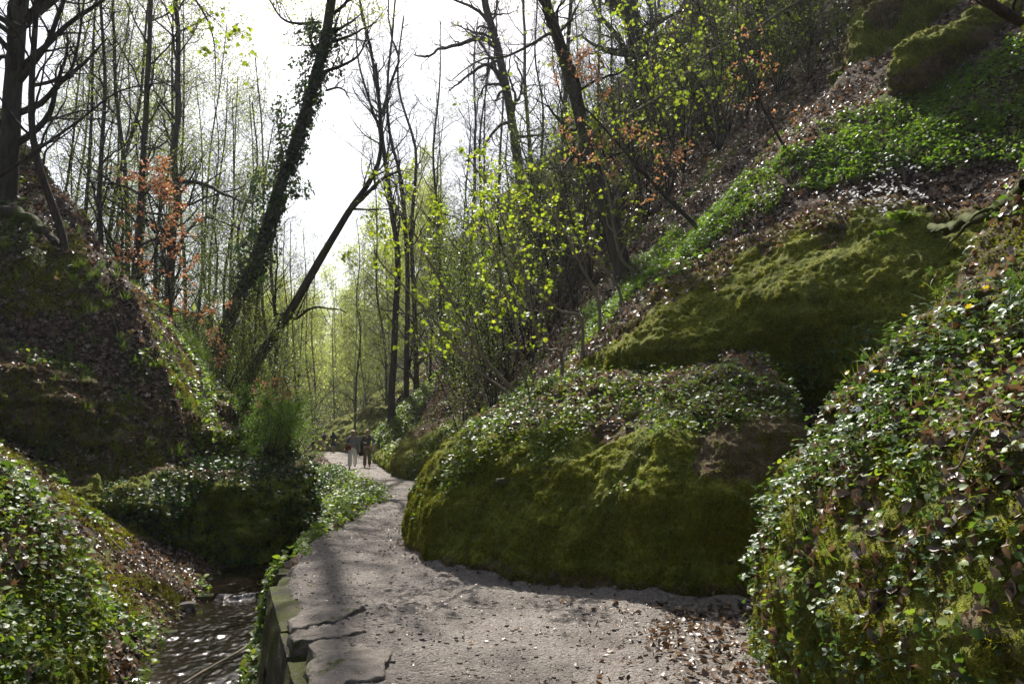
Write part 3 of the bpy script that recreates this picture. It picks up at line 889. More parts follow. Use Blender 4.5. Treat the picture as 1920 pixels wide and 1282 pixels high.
# ------------------------------------------------------------------ leaf shapes (base at origin, tip along +Y, face up +Z)
def fan(pts, cup=0.0, droop=0.0, center=(0, .45)):
    p = np.array(pts, float)
    V = np.zeros((len(p) + 1, 3)); V[0, :2] = center; V[1:, :2] = p
    r = np.abs(V[:, 0])
    V[:, 2] = cup * r - droop * V[:, 1] ** 2
    n = len(p)
    F = np.array([(0, 1 + i, 1 + (i + 1) % n) for i in range(n)])
    return V, F
def curl_leaf(w, fold, curl):
    V = np.array([(0, 0, 0), (0, .5, 0), (0, 1, 0), (-w, .38, fold), (-w * .75, .72, fold * .8), (w, .42, fold), (w * .7, .75, fold * .7)], float)
    V[:, 2] += curl * (V[:, 1] - .4) ** 2
    F = np.array([(0, 1, 3), (3, 1, 4), (1, 2, 4), (0, 5, 1), (5, 6, 1), (1, 6, 2)])
    return V - (0, .5, 0), F
DEADL = [curl_leaf(.30, .10, .5), curl_leaf(.26, .22, .9), curl_leaf(.34, -.12, .3), curl_leaf(.3, .3, -.5)]
LOBED = []
for s in range(3):
    rr = np.random.default_rng(s)
    a = np.linspace(0, 2 * np.pi, 13)[:-1]
    r = np.where(np.arange(12) % 2 == 0, .55, .30) * rr.uniform(.8, 1.2, 12)
    V, F = fan(np.stack([r * np.sin(a), r * np.cos(a)], 1), .25, .0, (0, 0))
    V[:, 2] += rr.normal(0, .09, len(V)); LOBED.append((V, F))
a = np.linspace(0, 2 * np.pi, 9)[:-1]
ROUND = [fan(np.stack([.5 * np.sin(a + .2), .45 + .5 * np.cos(a + .2)], 1) * np.where(np.arange(8)[:, None] == 4, .75, 1), .22, .1)]
HEART = [fan([(0, .08), (-.3, -.05), (-.5, .25), (-.42, .6), (0, 1.0), (.42, .6), (.5, .25), (.3, -.05)], .15, .18)]
IVYL = [fan([(0, .1), (-.3, -.05), (-.55, .25), (-.30, .5), (0, 1.0), (.30, .5), (.55, .25), (.3, -.05)], .1, .15)]
def joinT(ts):
    V, F, n = [], [], 0
    for v, f in ts:
        V.append(v); F.append(f + n); n += len(v)
    return np.concatenate(V), np.concatenate(F)
def rotz(V, a):
    c, s = math.cos(a), math.sin(a)
    return V @ np.array([[c, s, 0], [-s, c, 0], [0, 0, 1]])
def leaflet(L, w, notch=True):
    pts = [(0, 0), (-w * .55, L * .38), (-w, L * .62), (-w * .45, L * .72), (-w * .3, L * .98), (0, L * .88), (w * .3, L * 1.0), (w * .45, L * .74), (w, L * .6), (w * .55, L * .36)]
    return fan(pts, .2, .25, (0, L * .5))
ANEM = [joinT([(rotz(v, an), f) for an, (v, f) in ((0, leaflet(.62, .2)), (1.35, leaflet(.55, .2)), (-1.35, leaflet(.55, .2)))])]
MAPLE = [fan([(0, 0), (-.32, -.12), (-.22, .1), (-.62, .22), (-.34, .42), (-.40, .72), (-.16, .62), (0, 1.0), (.16, .62), (.40, .72), (.34, .42), (.62, .22), (.22, .1), (.32, -.12)], .1, .35, (0, .35))]
DIAM = [(np.array([(0, 0, 0), (-.28, .45, .06), (0, 1, -.05), (.28, .45, .06)], float), np.array([(0, 1, 2), (0, 2, 3)]))]
def blade(w, bend, k=4):
    t = np.linspace(0, 1, k)
    V = []
    for ti in t:
        ww = w * (1 - ti ** 1.5) + .002
        V += [(-ww, bend * ti ** 2, ti - .3 * bend * ti ** 2), (ww, bend * ti ** 2, ti - .3 * bend * ti ** 2)]
    F = []
    for i in range(k - 1):
        F += [(2 * i, 2 * i + 1, 2 * i + 3), (2 * i, 2 * i + 3, 2 * i + 2)]
    return np.array(V, float), np.array(F)
BLADES = [blade(.022, .35), blade(.018, .7), blade(.02, .15)]
TUFT = [joinT([(rotz(blade(.16, .5, 3)[0], q), blade(.16, .5, 3)[1]) for q in (0, 2.1, 4.2)])]
_pa = np.linspace(0, 2 * np.pi, 7)[:-1]
FLOWER = [joinT([(rotz(fan([(0, .05), (-.2, .3), (-.12, .55), (.12, .55), (.2, .3)], .0, -.3, (0, .3))[0], q), fan([(0, .05), (-.2, .3), (-.12, .55), (.12, .55), (.2, .3)])[1]) for q in _pa])]

def inst(templates, pos, nrm, size, r, tangent=None):
    """many leaves as numpy arrays: templates set at pos with face direction nrm"""
    n = len(pos)
    nrm = normalize(nrm)
    if tangent is None:
        tangent = r.normal(size=(n, 3))
    X = normalize(np.cross(tangent, nrm)); Y = np.cross(nrm, X)
    which = r.integers(0, len(templates), n)
    outV, outF, k = [], [], 0
    for ti, (tv, tf) in enumerate(templates):
        m = which == ti
        if not m.any(): continue
        s = size[m][:, None, None] if np.ndim(size) else size
        v = (X[m][:, None, :] * tv[None, :, :1] + Y[m][:, None, :] * tv[None, :, 1:2] + nrm[m][:, None, :] * tv[None, :, 2:3]) * s + pos[m][:, None, :]
        f = tf[None] + (np.arange(m.sum()) * len(tv))[:, None, None] + k
        outV.append(v.reshape(-1, 3)); outF.append(f.reshape(-1, tf.shape[1])); k += v.shape[0] * v.shape[1]
    return np.concatenate(outV), np.concatenate(outF)

# ------------------------------------------------------------------ scattering on surfaces
def inpoly(x, y, poly):
    c = np.zeros(x.shape, bool); n = len(poly); j = n - 1
    for i in range(n):
        xi, yi = poly[i]; xj, yj = poly[j]
        c ^= ((yi > y) != (yj > y)) & (x < (xj - xi) * (y - yi) / (yj - yi + 1e-9) + xi)
        j = i
    return c

class Surf:
    def __init__(self, key):
        V, F = SURF[key]
        F = np.asarray(F)
        T = np.concatenate([F[:, [0, 1, 2]], F[:, [0, 2, 3]]])
        A, B, C_ = V[T[:, 0]], V[T[:, 1]], V[T[:, 2]]
        cr = np.cross(B - A, C_ - A)
        ar = np.linalg.norm(cr, axis=1) / 2
        cen = (A + B + C_) / 3
        x, y, f = project(cen)
        ok = (x > -480) & (x < 2400) & (y > -260) & (y < 1560) & (f > .8) & (ar > 0)
        nn = normalize(cr)
        ok &= (nn * normalize(CAM - cen)).sum(1) > -.25
        # only where the ground can be seen, or nearly so, from about here
        idx = np.nonzero(ok)[0]
        d = cen[idx] + nn[idx] * .05 - CAM
        L_ = np.linalg.norm(d, axis=1)
        d = d / L_[:, None]
        cv = Vector(CAM)
        tol = .25 + .02 * L_
        vis = np.array([(h is None) or (h > l - t) for h, l, t in ((BVH.ray_cast(cv, Vector(q))[3], l, t) for q, l, t in zip(d, L_, tol))])
        ok[idx[~vis]] = False
        self.A, self.B, self.C, self.ar, self.cen, self.n = A[ok], B[ok], C_[ok], ar[ok], cen[ok], nn[ok]
        so = SOIL.get(key, np.zeros(len(V)))
        self.soil = ((so[T[:, 0]] + so[T[:, 1]] + so[T[:, 2]]) / 3)[ok]
        self.x, self.y, self.f = x[ok], y[ok], f[ok]
        # wobble the picture-plane outline of the patches so no edge is straight
        w = 26 * (10 / np.maximum(self.f, 3)) ** .5
        self.wx = self.x + fbm(self.cen, 1.7, 3, 71) * w * 2.0
        self.wy = self.y + fbm(self.cen, 1.7, 3, 72) * w * 2.0
    def scatter(self, dens, r):
        d = np.maximum(dens, 0) * self.ar
        k = r.poisson(d)
        i = np.repeat(np.arange(len(k)), k)
        a, b = r.random(len(i)), r.random(len(i))
        m = a + b > 1
        a[m], b[m] = 1 - a[m], 1 - b[m]
        p = self.A[i] + (self.B[i] - self.A[i]) * a[:, None] + (self.C[i] - self.A[i]) * b[:, None]
        return p, self.n[i], i
    def poly(self, pl):
        return inpoly(self.wx, self.wy, pl).astype(float)
SF = {k: Surf(k) for k in SURF}
KEY = {}
for k in SURF:
    for short, frag in (("near", "big rounded"), ("step", "upper moss"), ("rbank", "near right"), ("lbank", "near left"), ("ivyl", "low rock at"), ("over", "undercut"), ("bend", "just behind"), ("green", "overgrown rock"), ("rib", "rib standing"), ("jut", "jutting")):
        if frag in k: KEY[short] = SF[k]
TER = SF["terrain"]

HB = [(1075, 640), (1180, 505), (1290, 430), (1400, 335), (1500, 270), (1640, 195), (1780, 150), (1960, 60), (1960, 330), (1780, 335), (1640, 350), (1500, 365), (1400, 425), (1300, 480), (1230, 530), (1160, 590)]
LEDGE = [(815, 925), (860, 845), (950, 740), (1060, 695), (1300, 682), (1500, 684), (1700, 680), (1590, 800), (1470, 770), (1380, 800), (1180, 800), (1060, 830), (950, 880), (860, 935)]
RB1 = [(1420, 1130), (1470, 940), (1550, 790), (1700, 630), (1960, 400), (1960, 1060), (1760, 960), (1600, 930), (1500, 1010)]
STRB = [(480, 800), (600, 845), (655, 880), (720, 930), (705, 955), (640, 990), (570, 1050), (525, 1125), (500, 1130), (590, 985), (570, 900)]
NOPATH = lambda S: ((polydist(S.cen[:, 0], S.cen[:, 1], TR)[0] > .15) | (S.cen[:, 0] < XL(S.cen[:, 1]) - .1)).astype(float)
NOWATER = lambda S: (np.abs(S.cen[:, 0] - XS(S.cen[:, 1])) > HW(S.cen[:, 1]) * (.80 + .5 * fbm(S.cen, 1.2, 2, 5))).astype(float)
def clump(S, sc, seed, lo=-.1, hi=.35):
    return sstep(lo, hi, fbm(S.cen, sc, 3, seed))
gr = np.random.default_rng(99)

def cover(name, parts, mat, label):
    g = Geo()
    for V, F in parts:
        g.add(V, F)
    print('COVER', name, g.n, sum(len(f) for f in g.f), flush=True)
    o = g.build(name, mat, None, True)
    tag(o, label, None, None, "stuff")
    return o

def herb(S, dens, tmpl, s0, s1, up=.75, lift=(.01, .09), jit=.45):
    p, n, i = S.scatter(dens, gr)
    if not len(p): return []
    up_ = np.array([0, 0, 1.0])
    nn = normalize(n * (1 - up) + up_ * up + gr.normal(0, jit, p.shape))
    q = p + n * gr.uniform(*lift, (len(p), 1)) * .8 + up_ * gr.uniform(*lift, (len(p), 1)) * .6
    return [inst(tmpl, q, nn, gr.uniform(s0, s1, len(p)), gr)]

def litter(S, dens, s0, s1, jit=.58, tmpl=DEADL, lift=.02):
    p, n, i = S.scatter(dens, gr)
    if not len(p): return []
    nn = normalize(n + gr.normal(0, jit, p.shape))
    return [inst(tmpl, p + n * gr.uniform(.0, lift, (len(p), 1)), nn, gr.uniform(s0, s1, len(p)) * (1 + np.maximum(project(p)[2] - 14, 0) * .02), gr)]

def grassy(S, dens, per, h0, h1):
    p, n, i = S.scatter(dens, gr)
    if not len(p): return []
    k = np.repeat(np.arange(len(p)), per)
    q = p[k] + gr.normal(0, .035, (len(k), 3)) * np.array([1, 1, .2])
    d = normalize(n[k] * .45 + np.array([0, 0, 1.0]) + gr.normal(0, .38, (len(k), 3)))
    return [inst(BLADES, q, d, gr.uniform(h0, h1, len(k)), gr)]

tf = TER.f
far = np.interp(tf, [6, 12, 20, 32, 60, 90], [230, 190, 120, 60, 14, 0])
slopeR = (polydist(TER.cen[:, 0], TER.cen[:, 1], TR)[0] > .1)
dead = []
patchy = .35 + .65 * clump(TER, .9, 12, -.35, .1)
dead += litter(TER, far * NOPATH(TER) * NOWATER(TER) * patchy, .05, .10)
dead += litter(TER, far * .12 * NOPATH(TER) * NOWATER(TER), .09, .15, .5, LOBED, .04)
for k, d, lo in (("near", 230, .62), ("step", 240, .72), ("rbank", 300, .44), ("lbank", 330, .44), ("ivyl", 190, .66), ("over", 230, .74), ("bend", 150, .52), ("green", 60, .5)):
    S = KEY[k]
    top = sstep(.25, .6, S.n[:, 2])
    so_ = sstep(.30, .62, S.soil + .45 * fbm(S.cen, 2.2, 3, 17))
    dead += litter(S, d * so_ * (.25 + .75 * clump(S, 1.1, 15, -.3, .15)), .05, .10, .6)
    dead += litter(S, d * .09 * so_, .05, .09, .6, LOBED, .05)
    dead += litter(S, np.full(len(S.f), 1.6), .035, .08, .5)
# windblown leaves on the path: most along the foot of the rock
PS_V, PS_F = np.stack([PXX, PYY, PZZ], -1).reshape(-1, 3), gridf(len(py_), len(pt_))
SURF["path"] = (PS_V, PS_F); PTH = Surf("path")
dR_ = polydist(PTH.cen[:, 0], PTH.cen[:, 1], TR)[0]
dead += litter(PTH, np.interp(PTH.f, [4, 10, 20, 40], [14, 9, 5, 2]) * 1.0, .02, .05, .25)
ft = np.abs(polydist(PTH.cen[:, 0], PTH.cen[:, 1], FOOT)[0])
ftc = np.exp(-(ft / .24) ** 2) * clump(PTH, 1.6, 24, -.35, .1)
dead += litter(PTH, 260 * ftc, .02, .06, .4)
corner = [(1180, 1140), (1400, 1150), (1440, 1300), (1180, 1300), (1250, 1230)]
dead += litter(PTH, np.interp(PTH.f, [4, 9, 16], [110, 60, 10]) * (.3 + .7 * clump(PTH, .8, 19, -.3, .2)), .012, .032, .3)
dead += litter(PTH, 240 * PTH.poly(corner), .04, .09, .4)
dead += litter(PTH, 60 * PTH.poly([(1000, 1100), (1400, 1150), (1440, 1300), (1050, 1300), (1180, 1200)]), .03, .07, .35)
cover("dead_leaves", dead, M_DEAD, "dead brown leaves lying on the slopes, ledges and path edges")

green = []
# bright herbs on the slope above the upper rock, and thinner patches further up
hb = TER.poly(HB)
band = herb(TER, 1000 * hb * (.12 + .88 * clump(TER, 1.2, 31, -.3, .15)), ANEM + HEART, .028, .065, .8, (.02, .12))
green += herb(TER, 50 * slopeR * (tf < 26) * clump(TER, .6, 32, .1, .4) * (TER.y < 760), ANEM + HEART, .05, .09, .8, (.02, .12))
for k, d in (("step", 320), ("near", 0)):
    S = KEY[k]; band += herb(S, d * S.poly(HB) * sstep(.3, .6, S.n[:, 2]), ANEM + HEART, .04, .08, .8, (.02, .1))
S = KEY["near"]
lg = S.poly(LEDGE)
green += herb(S, 640 * lg * (.10 + .9 * clump(S, 1.1, 33, -.3, .12)), ROUND + HEART + ANEM, .024, .052, .7, (.01, .08))
green += herb(S, 120 * lg * clump(S, 1.3, 34, 0, .3), ANEM, .05, .085, .75, (.03, .12))
green += herb(S, 150 * clump(S, 1.6, 35, .10, .35) * (S.y > 900), ROUND, .022, .05, .35, (.01, .05))
green += herb(TER, 420 * TER.poly(LEDGE), ANEM + ROUND, .04, .08, .75, (.02, .1))
S = KEY["step"]
green += herb(S, 260 * S.poly([(1380, 720), (1400, 665), (1600, 650), (1720, 670), (1700, 720)]), ANEM, .05, .09, .8, (.03, .14))
S = KEY["rbank"]
rb = S.poly(RB1)
green += herb(S, 430 * rb * (.10 + .90 * clump(S, 1.5, 36, -.28, .12)), HEART + ROUND, .018, .042, .72, (.01, .10))
green += herb(S, 260 * (1 - rb) * clump(S, 1.7, 38, -.02, .25), HEART + ROUND, .022, .05, .55, (.01, .08))
green += herb(TER, 420 * TER.poly(RB1) * (tf < 14), ANEM + HEART, .04, .08, .75, (.02, .14))
# along the stream side of the path and the green bend
sb = TER.poly(STRB) * (tf < 34)
green += herb(TER, 320 * sb * (.25 + .75 * clump(TER, .8, 39, -.3, .1)), HEART + ANEM, .05, .10, .75, (.03, .18))
edge = np.exp(-((TER.cen[:, 0] - XL(TER.cen[:, 1]) + .12) / .16) ** 2) * (TER.cen[:, 1] > 8.3) * (TER.cen[:, 1] < 26)
green += herb(TER, 420 * edge * clump(TER, .9, 40, -.25, .1), HEART + ANEM, .06, .11, .8, (.03, .14))
S = KEY["green"]; green += herb(S, 260 * clump(S, .5, 41, -.5, 0), HEART, .08, .14, .6, (.02, .12))
S = KEY["bend"]; green += herb(S, 110 * clump(S, .7, 42, .0, .3), HEART, .06, .11, .6, (.02, .1))
# left slope: thin herbs
green += herb(TER, 230 * (TER.cen[:, 0] < -4) * (TER.x < 720) * clump(TER, .7, 43, .0, .3) * (tf < 40) * NOWATER(TER), HEART + ANEM, .06, .1, .7, (.02, .1))
S = KEY["over"]; green += herb(S, 240 * clump(S, 1.0, 44, .0, .3), ROUND + HEART, .05, .09, .5, (.01, .08))
cover("slope_herbs", band, M_LUSH, "bright green herbs in the diagonal band across the right slope")
green += herb(PTH, 160 * ftc * clump(PTH, 1.1, 26, .05, .3), HEART + ANEM, .03, .06, .7, (.01, .08))
cover("woodland_herbs", green, M_HERB, "green woodland herbs growing over slopes, ledges and banks")

an = []
S = KEY["rbank"]
an += herb(S, 520 * rb * clump(S, 1.2, 37, -.22, .15), ANEM, .05, .088, .78, (.03, .17), .32)
an += herb(S, 190 * (1 - rb) * clump(S, 1.6, 47, .0, .25), ANEM, .04, .075, .6, (.02, .10), .4)
S = KEY["step"]; an += herb(S, 200 * S.poly([(1380, 720), (1400, 665), (1600, 650), (1720, 670), (1700, 720)]), ANEM, .06, .10, .8, (.04, .16))
S = KEY["near"]; an += herb(S, 160 * S.poly([(1350, 790), (1380, 690), (1700, 680), (1600, 800)]), ANEM, .05, .09, .8, (.03, .14))
an += herb(S, 170 * S.poly([(825, 900), (870, 845), (960, 745), (1000, 770), (900, 880)]), ANEM, .05, .085, .8, (.03, .14))
cover("wood_anemones", an, M_ANEM, "divided silvery green anemone leaves on the right bank and rock ledges")

ivy = []
S = KEY["lbank"]
zt = S.cen[:, 2] + .5 * fbm(S.cen, 1.5, 3, 57)
ivy += herb(S, 1500 * sstep(-.25, .55, zt) * (.06 + .94 * clump(S, 1.7, 52, -.25, .15)), HEART + ROUND + IVYL + ANEM + ANEM, .02, .052, .65, (.01, .10))
ivy += herb(S, 260 * sstep(.1, .7, zt) * clump(S, 1.3, 58, .0, .25), ANEM + HEART, .04, .07, .75, (.05, .16))
ivy += herb(S, 90 * clump(S, 1.8, 53, .05, .3), IVYL, .04, .07, .3, (.01, .06))
cover("bank_ground_cover", ivy, M_HERB, "green leaves thick over the near left bank")
ivy = []
S = KEY["ivyl"]
cl5 = clump(S, 1.0, 54, -.4, .05)
ivy += herb(S, 430 * cl5 * (S.x > 190) * (1 - .8 * S.soil), IVYL, .035, .075, .35, (.01, .10), .5)
ivy += herb(S, 240 * clump(S, 1.3, 55, .0, .25) * (S.x > 230), IVYL + HEART, .04, .085, .45, (.08, .30), .6)
bush = (tf < 30) * TER.poly([(440, 760), (500, 740), (600, 860), (650, 880), (600, 960), (590, 860), (500, 860)])
ivy += herb(TER, 300 * bush * clump(TER, 1.2, 56, -.25, .15), IVYL + HEART, .045, .09, .5, (.03, .45), .6)
cover("ivy_cover", ivy, M_IVY, "dark ivy hanging over the low rock at the stream bend")

gs = []
ltS = (TER.cen[:, 0] < -4) & (TER.x < 640) & (TER.y < 860)
gs += grassy(TER, 9 * ltS * clump(TER, .8, 61, .0, .3) * np.interp(tf, [8, 20, 45], [1.6, 1.2, .5]), 26, .14, .30)
gs += grassy(TER, 9 * TER.poly([(280, 560), (330, 570), (440, 690), (560, 800), (520, 810), (400, 700)]), 22, .15, .32)
gs += grassy(TER, 13 * hb * clump(TER, .9, 62, -.2, .2), 20, .12, .24)
gs += grassy(TER, 7 * sb * clump(TER, .8, 63, .0, .3), 22, .15, .3)
gs += grassy(TER, 7 * edge * clump(TER, 1.2, 64, -.1, .25), 18, .10, .22)
for k in ("over", "lbank", "rbank"):
    S = KEY[k]; gs += grassy(S, (7 if k == 'over' else 2.2) * clump(S, .9, 65, .05, .3), 18, .10, .24)
cover("grass", gs, M_GRASS, "fresh grass tufts on the slopes and beside the stream")

fl = []
for S, pl, d in ((KEY["step"], [(1580, 360), (1640, 330), (1720, 360), (1720, 420), (1620, 430)], 90), (TER, [(1560, 400), (1640, 330), (1740, 350), (1740, 420), (1620, 440)], 90), (TER, HB, 5), (KEY["near"], LEDGE, 2), (KEY["rbank"], RB1, 2), (KEY["lbank"], [(0, 860), (120, 900), (180, 1060), (60, 1100), (0, 1000)], 12)):
    fl += herb(S, d * S.poly(pl), FLOWER, .03, .042, .7, (.10, .17), .4)
cover("white_flowers", fl, M_WHITE, "white wood anemone flowers dotted over the herbs")
fl = herb(KEY["rbank"], 9 * KEY["rbank"].poly([(1560, 800), (1700, 620), (1920, 500), (1920, 700), (1700, 860)]), FLOWER, .03, .042, .7, (.1, .18), .4)
cover("yellow_flowers", fl, M_YELLOW, "small yellow flowers among the leaves of the near right bank")

mo = []
for k, d in (("near", 5200), ("step", 3000), ("rbank", 3600), ("lbank", 3600), ("ivyl", 900), ("over", 900), ("bend", 500), ("jut", 900), ("rib", 700)):
    S = KEY[k]
    p, n, i = S.scatter(d * (.10 + .90 * clump(S, 3.0, 66, -.18, .15)) * sstep(.75, .5, S.n[:, 2]), gr)
    nn = normalize(n + gr.normal(0, .35, p.shape) + np.array([0, 0, -.35]))
    mo.append(inst(TUFT, p - n * .004, nn, gr.uniform(.014, .034, len(p)) * (1 + np.maximum(project(p)[2] - 8, 0) * .05), gr))
lm = (TER.cen[:, 0] < -4.6) & (tf < 22) & (TER.x < 620)
p, n, i = TER.scatter(1500 * lm * clump(TER, .9, 67, .08, .32) * NOWATER(TER), gr)
mo.append(inst(TUFT, p, normalize(n + gr.normal(0, .35, p.shape)), gr.uniform(.03, .06, len(p)), gr))
cover("moss", mo, M_MOSSTUFT, "tufted moss growing over the sandstone rocks and banks")
# ------------------------------------------------------------------ trees
def polyline(pts, K):
    return catmull(np.asarray(pts, float), K)

def branch(PP, RR, M, t0, t1, L, ang, K, gnarl, up, r, rs=.55, rmin=.004, taper=.25, lprof=None, biasdir=None):
    """M branches growing out of the parents PP (N,K0,3) / RR (N,K0)"""
    N, K0, _ = PP.shape
    par = np.arange(M) % N
    t = t0 + (t1 - t0) * ((np.arange(M) // N + r.random(M)) / max(1, math.ceil(M / N))).clip(0, 1)
    f = t * (K0 - 1); i = np.minimum(f.astype(int), K0 - 2); w = (f - i)[:, None]
    s = PP[par, i] * (1 - w) + PP[par, i + 1] * w
    tan = normalize(PP[par, i + 1] - PP[par, i])
    pr_ = RR[par, i] * (1 - w[:, 0]) + RR[par, i + 1] * w[:, 0]
    pe = r.normal(size=(M, 3)); pe = pe - (pe * tan).sum(1, keepdims=True) * tan
    if biasdir is not None:
        pe = normalize(pe) + np.asarray(biasdir)
    pe = normalize(pe)
    a = ang * r.uniform(.7, 1.25, M)[:, None]
    d = normalize(tan * np.cos(a) + pe * np.sin(a))
    ln = L * r.uniform(.6, 1.15, M) * (lprof(t) if lprof else (1 - .55 * t))
    out = np.zeros((M, K, 3)); out[:, 0] = s
    for k in range(1, K):
        d = normalize(d + r.normal(0, gnarl, (M, 3)) + np.array([0, 0, up]))
        out[:, k] = out[:, k - 1] + d * (ln / (K - 1))[:, None]
    r0 = np.maximum(np.minimum(pr_ * rs, pr_ * .8), rmin)
    R = r0[:, None] * np.linspace(1, taper, K)[None, :] ** 1.0
    return out, np.maximum(R, rmin * .6)

def leaves_on(Q, n, s0, s1, r, tmpl, droop=.3, spread=.05, upw=.5):
    """n leaves along the outer part of each twig"""
    N, K, _ = Q.shape
    M = N * n
    par = np.repeat(np.arange(N), n)
    t = r.uniform(.25, 1.0, M)
    f = t * (K - 1); i = np.minimum(f.astype(int), K - 2); w = (f - i)[:, None]
    p = Q[par, i] * (1 - w) + Q[par, i + 1] * w + r.normal(0, spread, (M, 3))
    nn = normalize(np.array([0, 0, upw]) + r.normal(0, .5, (M, 3)))
    tg = r.normal(size=(M, 3)); tg[:, 2] -= droop
    return inst(tmpl, p, nn, r.uniform(s0, s1, M), r, tg)

def make_tree(name, trunk, r0, r1, spec, seed, barkm, leafm=None, label=None, cat="tree", group=None, extra=(), parts_limbs=True, sides=10):
    """trunk: world points (m,3). A root Empty with parts trunk, branches, foliage"""
    r = np.random.default_rng(seed)
    trunk = np.asarray(trunk, float)
    K = spec.get("K", 26)
    T = polyline(trunk, K)
    wig = fbm(T + seed * 3.1, .5, 2, seed % 97)[:, None] * r0 * spec.get("wig", .5)
    T[2:] = T[2:] + wig[2:] * np.array([1, .6, 0])
    R = r0 + (r1 - r0) * np.linspace(0, 1, K) ** .8
    R = R * (1 + .55 * np.exp(-np.linspace(0, 1, K) * spec.get("flare", 18)))
    root = empty(name, trunk[0], label, cat, group)
    root_g = Geo()
    V, F = tubes(T[None], R[None], sides)
    root_g.add(V, F)
    root_g.build("trunk", barkm, root)
    bg = Geo()
    L1P, L1R = [], []
    for pts, a, b in extra:
        q = polyline(pts, 14)
        q = q + np.stack([fbm(q * 3 + seed, 1, 2, 3), fbm(q * 3 + seed, 1, 2, 4), fbm(q * 3, 1, 2, 5)], 1) * a * 1.2 * np.linspace(0, 1, 14)[:, None]
        L1P.append(q); L1R.append(a + (b - a) * np.linspace(0, 1, 14))
        if parts_limbs:
            Geo().add(*tubes(q[None], L1R[-1][None], 7)).build("limb", barkm, root)
    twigs = None
    if spec.get("n1"):
        K1 = 14
        b1, q1 = branch(T[None], R[None], spec["n1"], spec.get("t0", .3), .99, spec["l1"], spec.get("a1", .9), K1, spec.get("g1", .12), spec.get("u1", .05), r, spec.get("rs", .42), spec.get("rmin", .008), .22, spec.get("prof"), spec.get("bias"))
        L1P += list(b1); L1R += list(q1)
    if L1P:
        P1, R1 = np.array(L1P), np.array(L1R)
        k0 = len(extra) if parts_limbs else 0
        if len(P1) > k0:
            bg.add(*tubes(P1[k0:], R1[k0:], 6))
        twigs = P1
        n2 = spec.get("n2", 0)
        if n2:
            P2, R2 = branch(P1, R1, len(P1) * n2, .2, 1, spec["l2"], .85, 7, spec.get("g2", .16), spec.get("u2", .04), r, .55, spec.get("rmin", .008) * .8)
            bg.add(*tubes(P2, R2, 4)); twigs = P2
            n3 = spec.get("n3", 0)
            if n3:
                P3, R3 = branch(P2, R2, len(P2) * n3, .15, 1, spec["l3"], .8, 5, spec.get("g3", .18), spec.get("u3", .03), r, .6, spec.get("rmin", .008) * .6)
                bg.add(*tubes(P3, R3, 3)); twigs = P3
                n4 = spec.get("n4", 0)
                if n4:
                    P4, R4 = branch(P3, R3, len(P3) * n4, .2, 1, spec["l4"], .8, 4, .2, .02, r, .7, spec.get("rmin", .008) * .5)
                    bg.add(*tubes(P4, R4, 3)); twigs = P4
        bg.build("branches", M_TWIG if spec.get("dark", 1) else barkm, root)
        if leafm is not None and spec.get("nl"):
            keep = r.random(len(twigs)) < spec.get("leafy", 1.0)
            tw = twigs[keep]
            if spec.get("leafsel") is not None:
                tw = tw[spec["leafsel"](tw[:, -1])]
            if len(tw):
                lg_ = Geo(); lg_.add(*leaves_on(tw, spec["nl"], *spec["ls"], r, spec.get("lt", DIAM), spec.get("droop", .3), spec.get("spread", .05)))
                lg_.build("foliage", leafm, root)
    return root

def line(pts, Y0=None, dY=0.0, sink=.4):
    """pixel polyline -> world points; the first one is put on the ground"""
    b = hit(*pts[0]) if Y0 is None else P(*pts[0], Y0)
    Yb = b[1]
    zg = ground(b[0], b[1])[2]
    out = [np.array([b[0], b[1], min(b[2], zg) - sink]), b]
    m = len(pts)
    for k, p in enumerate(pts[1:], 1):
        out.append(P(p[0], p[1], Yb + dY * k / (m - 1)))
    return np.array(out)

bare = dict(n1=30, t0=.2, l1=4.2, n2=6, l2=1.9, n3=4, l3=.9, n4=3, l4=.45, rmin=.009)

# ---- the hero trees
tr = line([(410, 658), (470, 510), (520, 375), (560, 255), (600, 120), (622, 0), (640, -150), (650, -330), (650, -520), (640, -700)], 30, -3)
iv = make_tree("ivy_tree", tr, .28, .12, dict(bare, n1=26, t0=.45, l1=4.6, wig=.3, nl=5, ls=(.09, .15), leafy=.6, spread=.15, leafsel=lambda q: q[:, 2] > 17), 101, M_BARKM, M_SPRING, "thick dark leaning tree wrapped in ivy on the left slope", "tree", None,
               extra=[([P(604, 42, 28.5), P(560, 44, 28.3), (P(530, 36, 28.1)), P(505, 0, 28)], .06, .03), ([P(612, 170, 28.6), P(640, 165, 28.3), P(655, 185, 28)], .05, .02)])
r_ = np.random.default_rng(5)
T_ = polyline(tr, 200)[34:112]
n_ = 6200
ii = r_.integers(0, len(T_), n_)
ax = normalize(np.gradient(T_, axis=0))[ii]
dv = r_.normal(size=(n_, 3)); dv = normalize(dv - (dv * ax).sum(1, keepdims=True) * ax)
cl_ = fbm(T_[ii] + dv * .4, 1.1, 3, 8)
rad = .20 + np.abs(r_.normal(0, .12, n_)) + np.maximum(cl_, 0) * 2.4 * np.interp(ii, [0, 10, 40, 78], [.2, .7, 1, .8]) + np.maximum(-dv[:, 0], 0) * .25
pp = T_[ii] + dv * rad[:, None] + r_.normal(0, .06, (n_, 3))
g = Geo().add(*inst(IVYL, pp, dv + (0, 0, .5) + r_.normal(0, .4, (n_, 3)), r_.uniform(.08, .15, n_), r_))
g.build("ivy", M_IVY, iv)

